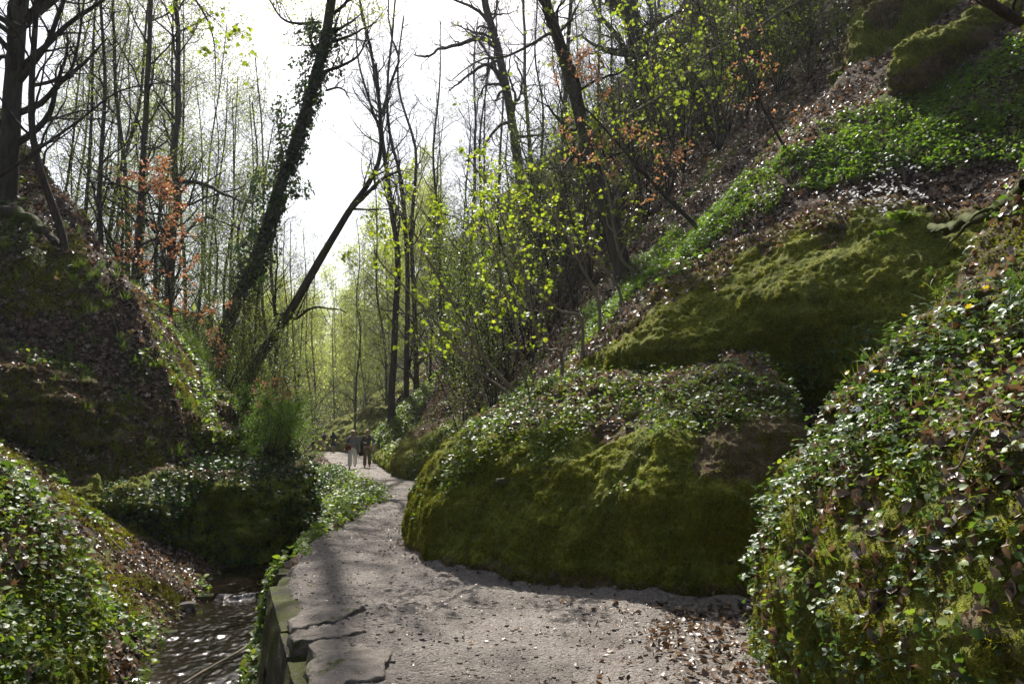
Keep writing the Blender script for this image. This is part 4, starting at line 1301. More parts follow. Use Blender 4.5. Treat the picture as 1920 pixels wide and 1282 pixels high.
make_tree("leaning_tree", line([(470, 706), (540, 590), (610, 470), (655, 395), (690, 345), (712, 290), (712, 200), (706, 120)], 28, .8), .21, .045, dict(bare, n1=9, t0=.5, l1=2.6, n4=2, wig=.25), 102, M_BARKM, None,
          "bare grey tree leaning right over the stream, forked near its top", "tree", None,
          extra=[([P(655, 395, 28.3), P(690, 362, 28.2), P(722, 332, 28), P(756, 320, 27.6)], .10, .03), ([P(538, 594, 28.1), P(556, 597, 27.8), P(580, 580, 27.5), (P(604, 576, 27.2)), P(650, 584, 27)], .07, .02), ([P(545, 580, 28.2), P(518, 588, 28), P(517, 540, 28), P(521, 480, 28), P(516, 430, 28)], .05, .02)])
make_tree("beech_tree", line([(15, 365), (22, 200), (33, 60), (40, -80), (45, -300), (50, -520)], None, 0), .24, .14, dict(bare, n1=24, t0=.25, l1=5.0, wig=.2, nl=7, ls=(.08, .14), leafy=.75, spread=.18, bias=(.35, -.1, 0), leafsel=lambda q: q[:, 2] > 13), 103, M_BARK, M_SPRING,
          "stout straight grey trunk at the far left edge on the slope top", "tree", None, extra=[([P(22, 55, 18.6), P(5, 35, 18.3), P(-40, 20, 18)], .08, .05), ([P(18, 105, 18.6), P(-5, 110, 18.2), P(-30, 150, 18)], .06, .04)]
               + [([np.array(q) for q in l_], .085, .02) for l_ in ([(-12.1, 18.6, 11.5), (-9.5, 18.4, 13.5), (-7, 18.6, 14.8), (-4.0, 18.2, 15.4)], [(-12.1, 18.6, 14.5), (-9.5, 19.2, 16.5), (-7, 19.6, 18), (-4, 20, 18.8)], [(-12.1, 18.6, 13), (-9.5, 19.5, 14.6), (-7, 20.4, 15.4), (-4.6, 21.3, 16.0)], [(-12.1, 18.6, 12.5), (-10, 17.9, 13.9), (-8.2, 17.2, 14.8), (-6.3, 16.4, 15.3)])])
make_tree("young_tree", line([(118, 462), (95, 380), (72, 300), (60, 220), (62, 100), (66, 0), (72, -150), (90, -330), (130, -520), (180, -720)], None, -2), .10, .03, dict(bare, n1=22, t0=.25, l1=3.3, rmin=.006, bias=(.4, 0, 0), nl=3, ls=(.06, .1), leafy=.5), 104, M_BARK, None,
          "slim crooked dark tree just right of the stout left trunk", "tree", None, extra=[([P(62, 161, 17.4), P(109, 150, 17.3), P(131, 135, 17.2), P(146, 86, 17.1), P(155, 19, 17), P(158, -60, 17)], .045, .02)])
make_tree("young_tree", line([(-40, 350), (0, 330), (75, 277), (150, 225), (225, 172), (311, 154)], 15.5, 0), .055, .012, dict(n1=11, t0=.3, l1=1.1, n2=4, l2=.5, n3=3, l3=.3, rmin=.004), 105, M_BARK, M_BEECH,
          "thin bare sapling arching far out to the right from the left edge", "tree")
make_tree("spring_tree", line([(316, 602), (325, 480), (328, 380), (330, 250), (335, 120), (327, 0), (322, -200)], 33, 0), .21, .08, dict(bare, n1=30, t0=.2, l1=5.4, n2=6, n3=4, n4=2, nl=5, ls=(.10, .17), leafy=.5, spread=.12, u1=.02, leafsel=lambda q: q[:, 2] > 9), 106, M_BARK, M_SPRING,
          "tall tree with bright yellow green young leaves left of the ivy tree", "tree", None, extra=[([P(335, 340, 33), P(380, 345, 32.5), P(430, 370, 32), P(475, 383, 31.6)], .11, .03), ([P(328, 470, 33), P(355, 430, 32.8), P(385, 408, 32.5), P(445, 428, 32)], .08, .03)])
make_tree("twin_stem_tree", line([(735, 735), (745, 500), (735, 400), (718, 260), (714, 205), (698, 100), (672, 0), (650, -110)], 44, 0), .22, .06, dict(bare, n1=36, t0=.25, l1=5.0, a1=.7, u1=.07, n4=4), 107, M_BARK, None,
          "tall bare tree with steep forked stems against the bright sky", "tree", None, extra=[([P(716, 215, 44), P(735, 150, 44.3), P(748, 110, 44.5), P(732, 60, 44.6), P(728, -20, 45)], .10, .04), ([P(718, 260, 44), P(690, 180, 43.6), P(672, 110, 43.2), P(665, 20, 43)], .09, .03)])
make_tree("slender_tree", line([(762, 725), (764, 520), (758, 380), (748, 320), (728, 235), (726, 150), (738, 40), (745, -80)], 46, 0), .18, .05, dict(bare, n1=18, t0=.3, l1=3.6, a1=.6), 108, M_BARK, None,
          "slender bare stem close beside the forked tree in the middle", "tree")
make_tree("oak_tree", line([(990, 430), (970, 280), (962, 228), (940, 120), (915, 20), (900, -80), (880, -250)], 40, 0), .30, .16, dict(bare, n1=24, t0=.35, l1=5.5, a1=1.2, g1=.3, g2=.3, g3=.3, u1=0, rmin=.012), 109, M_BARK, None,
          "gnarled old tree with crooked black limbs reaching left over the valley", "tree", None,
          extra=[([P(940, 100, 40), P(905, 72, 39.4), P(860, 84, 39), P(825, 92, 38.6), P(800, 108, 38.3), P(776, 106, 38)], .14, .03), ([P(952, 170, 40), P(915, 122, 39), P(870, 150, 38.5), P(840, 170, 38)], .13, .03), ([P(930, 60, 40), P(895, 20, 39.6), P(850, 0, 39), P(815, -15, 39)], .12, .03)])
make_tree("maple_tree", line([(1168, 515), (1150, 430), (1122, 340), (1090, 220), (1062, 130), (1040, 60), (1018, -10), (990, -150), (965, -330)], None, 1.5), .24, .11, dict(bare, n1=15, t0=.3, l1=4.2, g1=.2, rs=.3, flare=30, nl=1, ls=(.08, .13), leafy=.35, lt=MAPLE, spread=.06), 110, M_BARKM, M_SPRING,
          "big dark leaning trunk rising from the right slope in the middle of the picture", "tree", None,
          extra=[([P(1050, 90, 22), P(1033, 63, 21.8), P(1002, 81, 21.5), P(953, 105, 21.2), P(900, 114, 21), P(850, 150, 21)], .06, .015)])
make_tree("ridge_tree", line([(1197, 118), (1184, 50), (1172, 0), (1160, -160), (1150, -400)], 36, 0), .52, .35, dict(bare, n1=18, t0=.1, l1=6, rmin=.012), 111, M_BARK, None,
          "massive dark trunk standing on the right ridge against the sky", "tree")

# ---- maple saplings on the right slope
SAP = [
 ([(962, 735), (905, 670), (860, 590), (800, 480), (760, 400), (738, 340)], .034, "long leaning maple sapling over the big mossy rock, leaves high above the bend"),
 ([(952, 738), (890, 690), (830, 620), (770, 550), (720, 500), (700, 470)], .024, "lower thin maple sapling leaning left beside the longest one"),
 ([(1052, 661), (1022, 655), (1003, 610), (985, 520), (950, 430), (915, 350), (880, 300)], .032, "maple sapling with a hooked base and bright leaves at its top"),
 ([(1090, 597), (1050, 583), (1000, 540), (940, 470), (880, 420), (815, 395)], .032, "pale maple sapling arching left just above the hooked sapling"),
 ([(1122, 565), (1085, 490), (1050, 420), (1000, 370), (950, 325)], .034, "maple sapling with a straight pale stem below the big trunk"),
 ([(1160, 542), (1110, 480), (1050, 435), (1000, 405), (930, 388)], .03, "maple sapling bending far left at the foot of the big trunk"),
 ([(1192, 513), (1165, 485), (1150, 420), (1145, 380), (1125, 300), (1095, 215)], .055, "curved pale sapling in front of the big leaning trunk"),
 ([(992, 738), (980, 690), (965, 600), (940, 520), (920, 440), (905, 380)], .018, "dark upright thin sapling rooted on the ledge of the big mossy rock"),
]
SAPY = [12.3, 12.0, 13.4, 14.2, 14.8, 15.6, 17.5, 11.9]
for k, (pts, r0, lab) in enumerate(SAP):
    make_tree("maple_sapling", line(pts, SAPY[k], -.6, .15), r0 * 1.15, .009, dict(n1=15, t0=.3, l1=1.2, a1=.8, n2=4, l2=.45, g1=.14, rmin=.004, nl=6, ls=(.040, .082), leafy=.8, lt=MAPLE, spread=.03, droop=.5, K=22, flare=40, dark=0, u1=.06), 200 + k, M_BARKL, M_MAPLE, lab, "sapling", "maple saplings on the right slope")

def beech(pts, r0, lab, Y0=None, seed=0, **kw):
    sp = dict(n1=13, t0=.3, l1=1.7, a1=1.2, n2=5, l2=.55, g1=.08, u1=-.005, n3=2, l3=.22, rmin=.003, nl=5, ls=(.06, .10), spread=.03, droop=.8, lt=DIAM, leafy=.8)
    sp.update(kw)
    lm_ = sp.pop("mat", M_BEECH)
    return make_tree("beech_sapling", line(pts, Y0, -.5, .1), r0, .008, sp, seed, M_BARK, lm_, lab, "sapling")
beech([(1312, 432), (1240, 360), (1185, 300), (1112, 218), (1062, 170), (1045, 120)], .06, "beech sapling holding tiers of dry pale orange leaves on the right slope", None, 301, n1=15, l1=1.5, bias=(.5, -.2, 0), leafy=.9, nl=6, l2=.6)
beech([(322, 610), (318, 540), (300, 450), (280, 370), (268, 330)], .07, "young beech thick with copper red leaves on the left slope", 23, 302, t0=.15, l1=2.0, n1=32, ls=(.075, .125), leafy=.95, nl=7, mat=M_COPPER)
beech([(398, 690), (402, 655), (408, 625)], .02, "small beech with a few copper leaves at the foot of the ivy tree", 25, 303, l1=.5, n1=8, l2=.3, t0=.2)
beech([(440, 790), (470, 750), (510, 728), (545, 715)], .02, "low beech twig with red brown leaves leaning over the left slope edge", 20, 304, l1=.5, n1=9, l2=.25, t0=.35, leafy=.5)
beech([(1473, 281), (1434, 210), (1413, 168), (1395, 123), (1380, 60)], .035, "thin beech sapling with pale dry leaves high on the right slope", None, 305, l1=.8, n1=11, l2=.35, leafy=.45, nl=3, ls=(.05, .08))
make_tree("bare_sapling", line([(1640, -60), (1495, 5), (1400, 66), (1330, 97), (1232, 185), (1120, 240), (1010, 300)], 19, 0), .05, .008, dict(n1=14, t0=.25, l1=1.4, n2=4, l2=.6, n3=3, l3=.3, rmin=.004, nl=3, ls=(.06, .1), leafy=.25, lt=MAPLE, dark=0), 306, M_BARKL, M_SPRING,
          "long pale bare stem arching down leftwards from the top right", "sapling")
make_tree("overhanging_branch", np.array([P(2080, 60, 7.2), P(1990, 62, 7.0), P(1920, 42, 6.9), P(1860, 8, 6.8), P(1820, -40, 6.7), P(1770, -120, 6.6)]), .07, .03, dict(n1=7, t0=.3, l1=.9, n2=4, l2=.35, rmin=.004, nl=3, ls=(.06, .11), leafy=.6, lt=MAPLE, flare=100), 307, M_BARK, M_MAPLE,
          "dark bough hanging in at the top right corner", "branch")

make_tree("overhanging_branch", np.array([P(225, -160, 14), P(330, -40, 13.8), P(372, 10, 13.6), P(398, 70, 13.5), P(404, 160, 13.4)]), .035, .006, dict(n1=12, t0=.25, l1=1.5, a1=.9, n2=5, l2=.55, rmin=.0035, nl=4, ls=(.06, .11), leafy=.6, lt=MAPLE, flare=100, bias=(.8, 0, .1)), 308, M_BARK, M_MAPLE,
          "thin branch with yellow green leaves hanging in from the top left of the sky gap", "branch")
# ---- woods: prototypes copied
def proto(seed, h, r0, spec, barkm, leafm, lean=.03):
    r = np.random.default_rng(seed)
    z = np.linspace(0, 1, 6)
    d = r.normal(0, lean, 2)
    pts = np.stack([d[0] * h * z + r.normal(0, .015 * h, 6) * z, d[1] * h * z + r.normal(0, .015 * h, 6) * z, h * z], 1)
    pts = np.concatenate([[(0, 0, -.5)], pts]); 
    ex = []
    for k in range(spec.get("stems", 0)):
        a = r.uniform(0, 6.28); q = h * r.uniform(.6, 1.0); o = r.uniform(.3, .9) * q
        ex.append(([(0, 0, -.2), (math.cos(a) * o * .25, math.sin(a) * o * .25, q * .35), (math.cos(a) * o * .6 + r.normal(0, .25), math.sin(a) * o * .6 + r.normal(0, .25), q * .75), (math.cos(a) * o + r.normal(0, .4), math.sin(a) * o + r.normal(0, .4), q)], r0 * .75, .005))
    return make_tree("woodland_tree", pts, r0, r0 * .22, spec, seed, barkm, leafm, None, "tree", sides=8, extra=ex, parts_limbs=False)
dom = lambda t: .35 + .65 * np.sin(np.pi * np.clip(t, 0, 1)) ** .8
bare_s = dict(n1=34, t0=.12, l1=4.2, a1=.85, u1=.05, g1=.16, n2=6, l2=1.8, n3=4, l3=.9, n4=2, l4=.45, rmin=.009)
fresh = dict(n1=32, t0=.12, l1=4.2, a1=.95, u1=.03, n2=6, l2=1.7, n3=5, l3=.85, n4=0, rmin=.009, nl=6, ls=(.07, .13), leafy=.85, spread=.34)
bush = dict(n1=16, t0=.06, l1=2.2, a1=.8, u1=.05, n2=6, l2=1.2, n3=4, l3=.55, rmin=.006, nl=7, ls=(.045, .09), leafy=.85, spread=.20, stems=5)
twiggy = dict(n1=14, t0=.1, l1=2.2, a1=.8, u1=.05, n2=6, l2=1.2, n3=5, l3=.6, n4=2, l4=.3, rmin=.006, stems=4, nl=1, ls=(.06, .10), leafy=.12, spread=.05)
thick = dict(n1=30, t0=.04, l1=4.4, a1=.95, u1=.03, n2=6, l2=1.9, n3=5, l3=.9, rmin=.012, nl=9, ls=(.16, .30), leafy=.85, spread=.40)
PROTO = {
 "bare": [proto(401, 20, .14, bare_s, M_BARK, None), proto(402, 17, .11, dict(bare_s, n1=30, l1=3.4), M_BARK, None), proto(403, 23, .20, dict(bare_s, n1=36, l1=4.8), M_BARKM, None), proto(404, 16, .10, dict(bare_s, n1=28, l1=3.0), M_BARK, None)],
 "fresh": [proto(411, 18, .11, fresh, M_BARK, M_SPRING), proto(412, 15, .09, dict(fresh, l1=3.4), M_BARK, M_SPRING), proto(413, 21, .13, dict(fresh, leafy=.6), M_BARKM, M_SPRING)],
 "bush": [proto(421, 5.5, .026, bush, M_BARK, M_SHRUB, .12), proto(422, 4.2, .022, dict(bush, l1=2.0), M_BARK, M_SHRUB, .15), proto(423, 7, .032, dict(bush, l1=2.8, leafy=.6), M_BARK, M_SHRUB, .12)],
 "mapleb": [proto(451, 4.5, .028, dict(bush, n1=12, l1=1.9, n2=4, n3=3, nl=3, ls=(.06, .11), leafy=.5, lt=MAPLE, spread=.05), M_BARKL, M_MAPLE, .2), proto(452, 3.6, .024, dict(bush, n1=10, l1=1.7, n2=4, n3=3, nl=3, ls=(.06, .10), leafy=.55, lt=MAPLE, spread=.05), M_BARKL, M_MAPLE, .25)],
 "lowbush": [proto(461, 1.5, .012, dict(bush, n1=16, l1=.8, n2=6, l2=.42, n3=3, l3=.22, nl=7, ls=(.035, .07), spread=.05, rmin=.003, stems=6), M_BARK, M_LUSH, .2), proto(462, 1.1, .010, dict(bush, n1=14, l1=.7, n2=6, l2=.38, n3=3, l3=.2, nl=7, ls=(.035, .065), spread=.05, rmin=.003, stems=7), M_BARK, M_LUSH, .2)],
 "twig": [proto(441, 6, .034, twiggy, M_BARKL, M_SHRUB, .12), proto(442, 4.5, .026, twiggy, M_BARK, M_SHRUB, .15)],
 "thick": [proto(431, 16, .14, thick, M_BARKL, M_FAR), proto(432, 13, .11, dict(thick, l1=3.8), M_BARKL, M_FAR)],
}
used = {k: 0 for k in PROTO}
wr = np.random.default_rng(55)
first_used = set()
def plant(kind, px, Y, scale, label, group, name="tree", x=None):
    i = used[kind]; used[kind] += 1
    pr0 = PROTO[kind][i % len(PROTO[kind])]
    if pr0.name in first_used:
        o = copy_tree(pr0)
    else:
        o = pr0; first_used.add(pr0.name)
    X = (px - 960) / FPX * Y if x is None else x
    g0 = ground(X, Y)
    o.location = g0 - (0, 0, .1)
    o.rotation_euler = (wr.normal(0, .03), wr.normal(0, .03), wr.uniform(0, 6.28))
    s = scale * wr.uniform(.88, 1.12)
    o.scale = (s, s, s)
    o.name = name
    tag(o, label, "tree" if kind != "bush" else "shrub", group)
    return o

ORD = "first second third fourth fifth sixth seventh eighth ninth tenth eleventh twelfth thirteenth fourteenth fifteenth sixteenth seventeenth eighteenth nineteenth twentieth".split()
ORD += ["twenty-" + w for w in ORD[:9]] + ["thirtieth"] + ["thirty-" + w for w in ORD[:9]] + ["fortieth"]
def grove(kind, scale, group, name, what, where, spots):
    for k, (px, Y) in enumerate(sorted(spots)):
        which = "leftmost" if k == 0 else "rightmost" if k == len(spots) - 1 else ORD[k]
        lab = f"{which} {what} {'' if k in (0, len(spots) - 1) else 'from the left '}{where}"
        plant(kind, px, Y, scale, lab, group, name)

grove("bare", .95, "bare trees on the left slope", "bare_tree", "slim bare tree", "in the wood on the left slope",
      [(105, 26), (130, 33), (175, 30), (215, 38), (240, 29), (285, 45), (380, 48), (395, 38), (450, 46), (60, 38), (-30, 30), (500, 52), (530, 60)])
grove("fresh", 1.0, "young leaved trees on the left slope", "spring_tree", "light green young leaved tree", "in the wood on the left slope",
      [(90, 40), (155, 42), (205, 46), (265, 40), (345, 40), (430, 50), (400, 62), (300, 58), (120, 55), (220, 62), (470, 66), (505, 75), (550, 80), (480, 46), (380, 75), (245, 52), (40, 52), (520, 44), (555, 58), (420, 38), (70, 30), (140, 34), (185, 38), (230, 34), (285, 36), (360, 42), (310, 46), (400, 45), (455, 52), (20, 38), (110, 46), (485, 58)])
grove("bare", 1.0, "bare trees in the middle of the gorge", "bare_tree", "thin bare tree", "in the middle of the gorge",
      [(600, 78), (470, 42), (522, 47), (565, 50), (668, 62), (782, 50), (806, 46), (832, 42), (880, 52), (905, 46), (860, 60), (930, 56), (1000, 52), (960, 60)])
grove("fresh", .9, "young leaved trees in the middle of the gorge", "spring_tree", "light green young leaved tree", "beyond the path bend in the gorge",
      [(590, 72), (630, 82), (690, 68), (725, 60), (760, 58), (800, 60), (840, 66)])
grove("bare", .8, "bare trees on the right slope", "bare_tree", "bare tree", "growing out of the steep right slope",
      [(850, 36), (905, 34), (1020, 36), (1055, 31), (1095, 40), (1240, 34), (1290, 30), (1370, 27), (1450, 25), (1130, 44), (1330, 38), (1210, 42), (1420, 34), (1540, 23), (1260, 44), (1390, 42), (1490, 32), (1160, 38)])
grove("bush", 1.0, "leafy shrubs on the right slope", "leafy_shrub", "fresh leaved bushy shrub", "on the right slope",
      [(790, 38), (820, 34), (850, 31), (885, 29), (920, 27), (955, 26), (990, 25), (1030, 25), (840, 44), (900, 38), (960, 33), (1010, 31), (1070, 28), (870, 24.5), (925, 22), (1110, 30), (760, 44), (1000, 40), (940, 42), (1060, 38), (1110, 40), (880, 50), (1160, 34), (830, 54), (1090, 34), (980, 36), (910, 32), (1040, 44)])
grove("twig", 1.0, "twiggy shrubs on the right slope", "twiggy_shrub", "twiggy almost leafless shrub", "on the steep right slope",
      [(860, 27), (900, 25), (950, 23.5), (1000, 22.5), (1050, 23), (1100, 25), (1140, 27), (1190, 29), (1240, 27), (1290, 23), (1340, 25), (1380, 22), (1440, 21), (1490, 23), (1180, 36), (1240, 38), (1300, 34), (1360, 31), (1080, 20.5), (1220, 22), (1540, 20.5), (1150, 22)])
grove("lowbush", .8, "low bushes at the stream bend", "low_bush", "low lush green bush", "at the stream bend left of the path",
      [(430, 19.5), (460, 18.6), (490, 18.8), (515, 18.2), (540, 19), (555, 19.8), (470, 20.5), (505, 21), (530, 22), (545, 21), (480, 23)])
grove("mapleb", 1.0, "young maples on the right slope", "maple_sapling", "bushy young maple with bright leaves", "high on the right slope",
      [(1060, 24), (1110, 22.5), (1160, 25), (1210, 23.5), (1260, 21), (1310, 24), (1360, 20.5), (1420, 22.5), (1480, 20), (1540, 21.5), (1030, 21), (1180, 30), (1280, 28), (1400, 26)])
grove("bush", .6, "thin shrubs high on the right slope", "leafy_shrub", "small thin leafy shrub", "high on the right slope",
      [(1230, 30), (1290, 26), (1350, 23), (1410, 21), (1480, 20), (1540, 19), (1330, 30), (1600, 18.5), (1250, 24)])
grove("bush", .75, "green shrubs on the left slope", "leafy_shrub", "light green shrub", "along the edge of the left slope",
      [(420, 27), (455, 25), (480, 29), (500, 33), (465, 38), (515, 40), (350, 26), (390, 32), (540, 48), (490, 23.5), (440, 34), (300, 30), (250, 34), (525, 30), (535, 36)])
grove("bush", 1.0, "shrubs at the far end of the valley", "leafy_shrub", "low pale green shrub", "at the far end of the valley",
      [(600, 84), (570, 76), (545, 66), (625, 90), (650, 84), (530, 58), (520, 50), (560, 100), (610, 105), (680, 72), (555, 54), (575, 60)])
fw = np.random.default_rng(66)
grove("thick", 1.15, "trees closing the far valley", "spring_tree", "rounded pale green tree", "in the wood closing the valley",
      [(430 + 12 * k + float(fw.normal(0, 8)), float(fw.uniform(88, 165))) for k in range(34)])
# ------------------------------------------------------------------ undergrowth on the far slopes
ug = []
m_ = np.interp(tf, [24, 34, 90, 130], [0, 7, 4, 0]) * clump(TER, .28, 81, -.3, .1) * ((TER.cen[:, 0] < XL(TER.cen[:, 1]) - 1.0) | (tf > 60)) * NOWATER(TER)
p, n, i = TER.scatter(m_, gr)
q = p + np.array([0, 0, 1.0]) * (gr.random(len(p)) ** 2 * 1.3)[:, None]
ug.append(inst(DIAM, q, np.array([0, 0, .5]) + gr.normal(0, .6, p.shape), gr.uniform(.12, .28, len(p)), gr))
g = Geo()
for V, F in ug: g.add(V, F)
tag(g.build("undergrowth", M_FAR), "light green undergrowth over the far slopes", None, None, "stuff")
# ------------------------------------------------------------------ the walkers
def plain(name, col, rough=.85):
    t = NT(name)
    p = t.pos()
    c = t.mix(t.math('MULTIPLY', t.noise(p, 60, 3), .35), col, tuple(v * .55 for v in col))
    return t.surf(t.bsdf(c, rough, .2))
def plaid(name):
    t = NT(name)
    p = t.pos()
    s = t.n("ShaderNodeSeparateXYZ", {0: p})
    def stripes(o, per):
        return t.step(t.math('PINGPONG', o, per), per * .45, per * .6)
    a, b = stripes(s.outputs[0], .022), stripes(s.outputs[2], .022)
    c = t.mix(a, (.60, .61, .63), (.12, .14, .19))
    return t.surf(t.bsdf(t.mix(b, c, (.05, .06, .09)), .9, .15))
M_SKIN = plain("skin", (.42, .24, .17), .55)
M_HAIRL = plain("blond_hair", (.42, .32, .17)); M_HAIRG = plain("grey_brown_hair", (.13, .10, .08)); M_HAIRD = plain("black_hair", (.012, .010, .010))
M_PLAID = plaid("blue_grey_plaid")
M_WHITEC = plain("white_cotton", (.84, .83, .81)); M_GREENC = plain("dark_green_wool", (.045, .062, .052)); M_BROWNC = plain("brown_trousers", (.14, .095, .055))
M_GREYC = plain("pale_grey_shirt", (.68, .67, .64)); M_BEIGE = plain("beige_shorts", (.52, .46, .36)); M_NAVY = plain("navy_cloth", (.012, .018, .04))
M_BLACKC = plain("black_cloth", (.012, .012, .013)); M_RED = plain("red_leather", (.16, .022, .016), .45); M_SHOE = plain("shoe_leather", (.05, .035, .025), .6); M_CREAM = plain("cream_canvas", (.48, .42, .34))

def skin(name, pts, edges, rad, mat, parent, sub=1):
    me = bpy.data.meshes.new(name)
    me.from_pydata([tuple(map(float, p)) for p in pts], edges, [])
    o = bpy.data.objects.new(name, me)
    COL.objects.link(o)
    o.parent = parent
    m = o.modifiers.new("skin", 'SKIN')
    m.use_smooth_shade = True
    for i, r in enumerate(rad):
        me.skin_vertices[0].data[i].radius = r if isinstance(r, tuple) else (r, r)
    me.skin_vertices[0].data[0].use_root = True
    m2 = o.modifiers.new("sub", 'SUBSURF'); m2.levels = sub; m2.render_levels = sub
    me.materials.append(mat)
    return o

def person(loc, turn, Hh, label, group, hair, top, legs, shoe, arms, feet, skirt=False, short=False, wide=1.0, bare_arm=False, longhair=0):
    """faces -Y before turning. arms: two of (elbow, wrist); feet: two of (knee, ankle)"""
    k = Hh / 1.72
    root = empty("person", loc, label, "person", group)
    root.rotation_euler = (0, 0, turn)
    S_ = lambda p: np.array(p, float) * k
    sh = ((-.175, .0, 1.40), (.175, .0, 1.40)); hp = ((-.09, 0, .91), (.09, 0, .91))
    pts = [(0, 0, .94), (0, -.005, 1.08), (0, 0, 1.27), (0, .012, 1.43), (0, .0, 1.50), (0, -.012, 1.575), (0, -.002, 1.655), (0, .005, 1.705)]
    rad = [(.145, .105), (.125, .092), (.155, .105), (.07, .065), (.052, .052), (.068, .082), (.077, .094), (.05, .06)]
    ed = [(i, i + 1) for i in range(7)]
    for s, (el, wr_) in zip((0, 1), arms):
        b = len(pts)
        el, wr_ = np.array(el), np.array(wr_)
        d = normalize(wr_ - el)
        side = np.array([1.0, 0, 0]) if abs(d[0]) < .7 else np.array([0, 0, 1.0])
        palm = wr_ + d * .075
        pts += [sh[s], el, wr_, palm]; rad += [.058, .043, .029, (.036, .02)]
        ed += [(2, b), (b, b + 1), (b + 1, b + 2), (b + 2, b + 3)]
        for f in range(4):
            o_ = side * (f - 1.5) * .018
            q = palm + d * .035 + o_; tip = palm + d * (.085 - .008 * abs(f - 1.2)) + o_ * 1.1 + np.array([0, -.015, -.01])
            c = len(pts); pts += [q, tip]; rad += [.009, .007]; ed += [(b + 3, c), (c, c + 1)]
        c = len(pts); pts += [wr_ + d * .03 + side * .035, wr_ + d * .075 + side * .05]; rad += [.010, .008]; ed += [(b + 2, c), (c, c + 1)]
    for s, (kn, an) in zip((0, 1), feet):
        b = len(pts); an = np.array(an)
        pts += [hp[s], kn, an, an + (0, -.15, -.05)]; rad += [.085, .058, .04, (.036, .025)]
        ed += [(0, b), (b, b + 1), (b + 1, b + 2), (b + 2, b + 3)]
    skin("body", [S_(p) for p in pts], ed, [tuple(np.array(r) * k) if isinstance(r, tuple) else r * k for r in rad], M_SKIN, root)
    # top
    tp = [(0, 0, .90), (0, -.005, 1.08), (0, 0, 1.27), (0, .01, 1.415)]; tr_ = [(.165, .125), (.15, .112), (.172, .122), (.085, .08)]
    te = [(0, 1), (1, 2), (2, 3)]
    for s, (el, wr_) in zip((0, 1), arms):
        b = len(tp); el, wr_ = np.array(el), np.array(wr_)
        if bare_arm:
            tp += [sh[s], np.array(sh[s]) * .45 + el * .55]; tr_ += [.075, .068]; te += [(2, b), (b, b + 1)]
        else:
            tp += [sh[s], el, wr_ * .93 + el * .07]; tr_ += [.073, .059, .045]; te += [(2, b), (b, b + 1), (b + 1, b + 2)]
    skin("shirt", [S_(p) for p in tp], te, [tuple(np.array(r) * k) if isinstance(r, tuple) else r * k for r in tr_], top, root)
    # legs
    if skirt:
        r_z = [(.98, .145, .115), (.90, .165, .13), (.75, .20, .16), (.55, .23, .19)]
        a = np.linspace(0, 2 * np.pi, 25)[:-1]
        V = np.concatenate([np.stack([x * np.cos(a) * (1 + .05 * np.cos(7 * a) * (.98 - z)), y * np.sin(a) * (1 + .05 * np.cos(7 * a) * (.98 - z)), np.full(24, z)], 1) for z, x, y in r_z]) * k
        mesh("skirt", V, [gridf(4, 24, True)[:, ::-1]], legs, root)
    else:
        lp = [(0, 0, .96), (0, 0, .90)]; lr = [(.155, .118), (.158, .122)]; le = [(0, 1)]
        for s, (kn, an) in zip((0, 1), feet):
            b = len(lp); kn, an = np.array(kn), np.array(an)
            lp += [hp[s], kn if not short else kn + (0, 0, .06)]; lr += [.105, .075 * (wide if not short else 1.25)]; le += [(1, b), (b, b + 1)]
            if not short:
                lp += [an + (0, 0, .0)]; lr += [.062 * wide * 1.25]; le += [(b + 1, b + 2)]
        skin("trousers" if not short else "shorts", [S_(p) for p in lp], le, [tuple(np.array(r) * k) if isinstance(r, tuple) else r * k for r in lr], legs, root)
    for s, (kn, an) in zip((0, 1), feet):
        an = np.array(an)
        skin("shoe", [S_(an + (0, .05, -.045)), S_(an + (0, -.04, -.05)), S_(an + (0, -.15, -.06))], [(0, 1), (1, 2)], [.042 * k, .046 * k, .036 * k], shoe, root)
    # hair and face
    hpnt = [(0, .035, 1.60), (0, .03, 1.67), (0, .005, 1.715)]; hr = [(.082, .075), (.092, .085), (.07, .078)]; he = [(0, 1), (1, 2)]
    if longhair:
        hpnt += [(-.075, .03, 1.60), (-.085, .035, 1.60 - longhair), (.075, .03, 1.60), (.085, .035, 1.60 - longhair), (0, .07, 1.58 - longhair)]
        hr += [.04, .03, .04, .03, (.07, .04)]; he += [(1, 3), (3, 4), (1, 5), (5, 6), (0, 7)]
    skin("hair", [S_(p) for p in hpnt], he, [tuple(np.array(r) * k) if isinstance(r, tuple) else r * k for r in hr], hair, root)
    for sx in (-1, 1):
        V, F = tubes(np.array([[(sx * .03 - .011, -.098, 1.615), (sx * .03, -.102, 1.617), (sx * .03 + .011, -.098, 1.615)]]) * k, np.full((1, 3), .007 * k), 6)
        mesh("eye", V, [F], M_BLACKC, root)
    V, F = tubes(np.array([[(0, -.095, 1.615), (0, -.108, 1.595), (0, -.116, 1.575)]]) * k, np.array([[.008, .011, .013]]) * k, 6)
    mesh("nose", V, [F], M_SKIN, root)
    V, F = tubes(np.array([[(-.025, -.085, 1.545), (0, -.094, 1.543), (.025, -.085, 1.545)]]) * k, np.full((1, 3), .006 * k), 6)
    mesh("mouth", V, [F], M_RED, root)
    return root

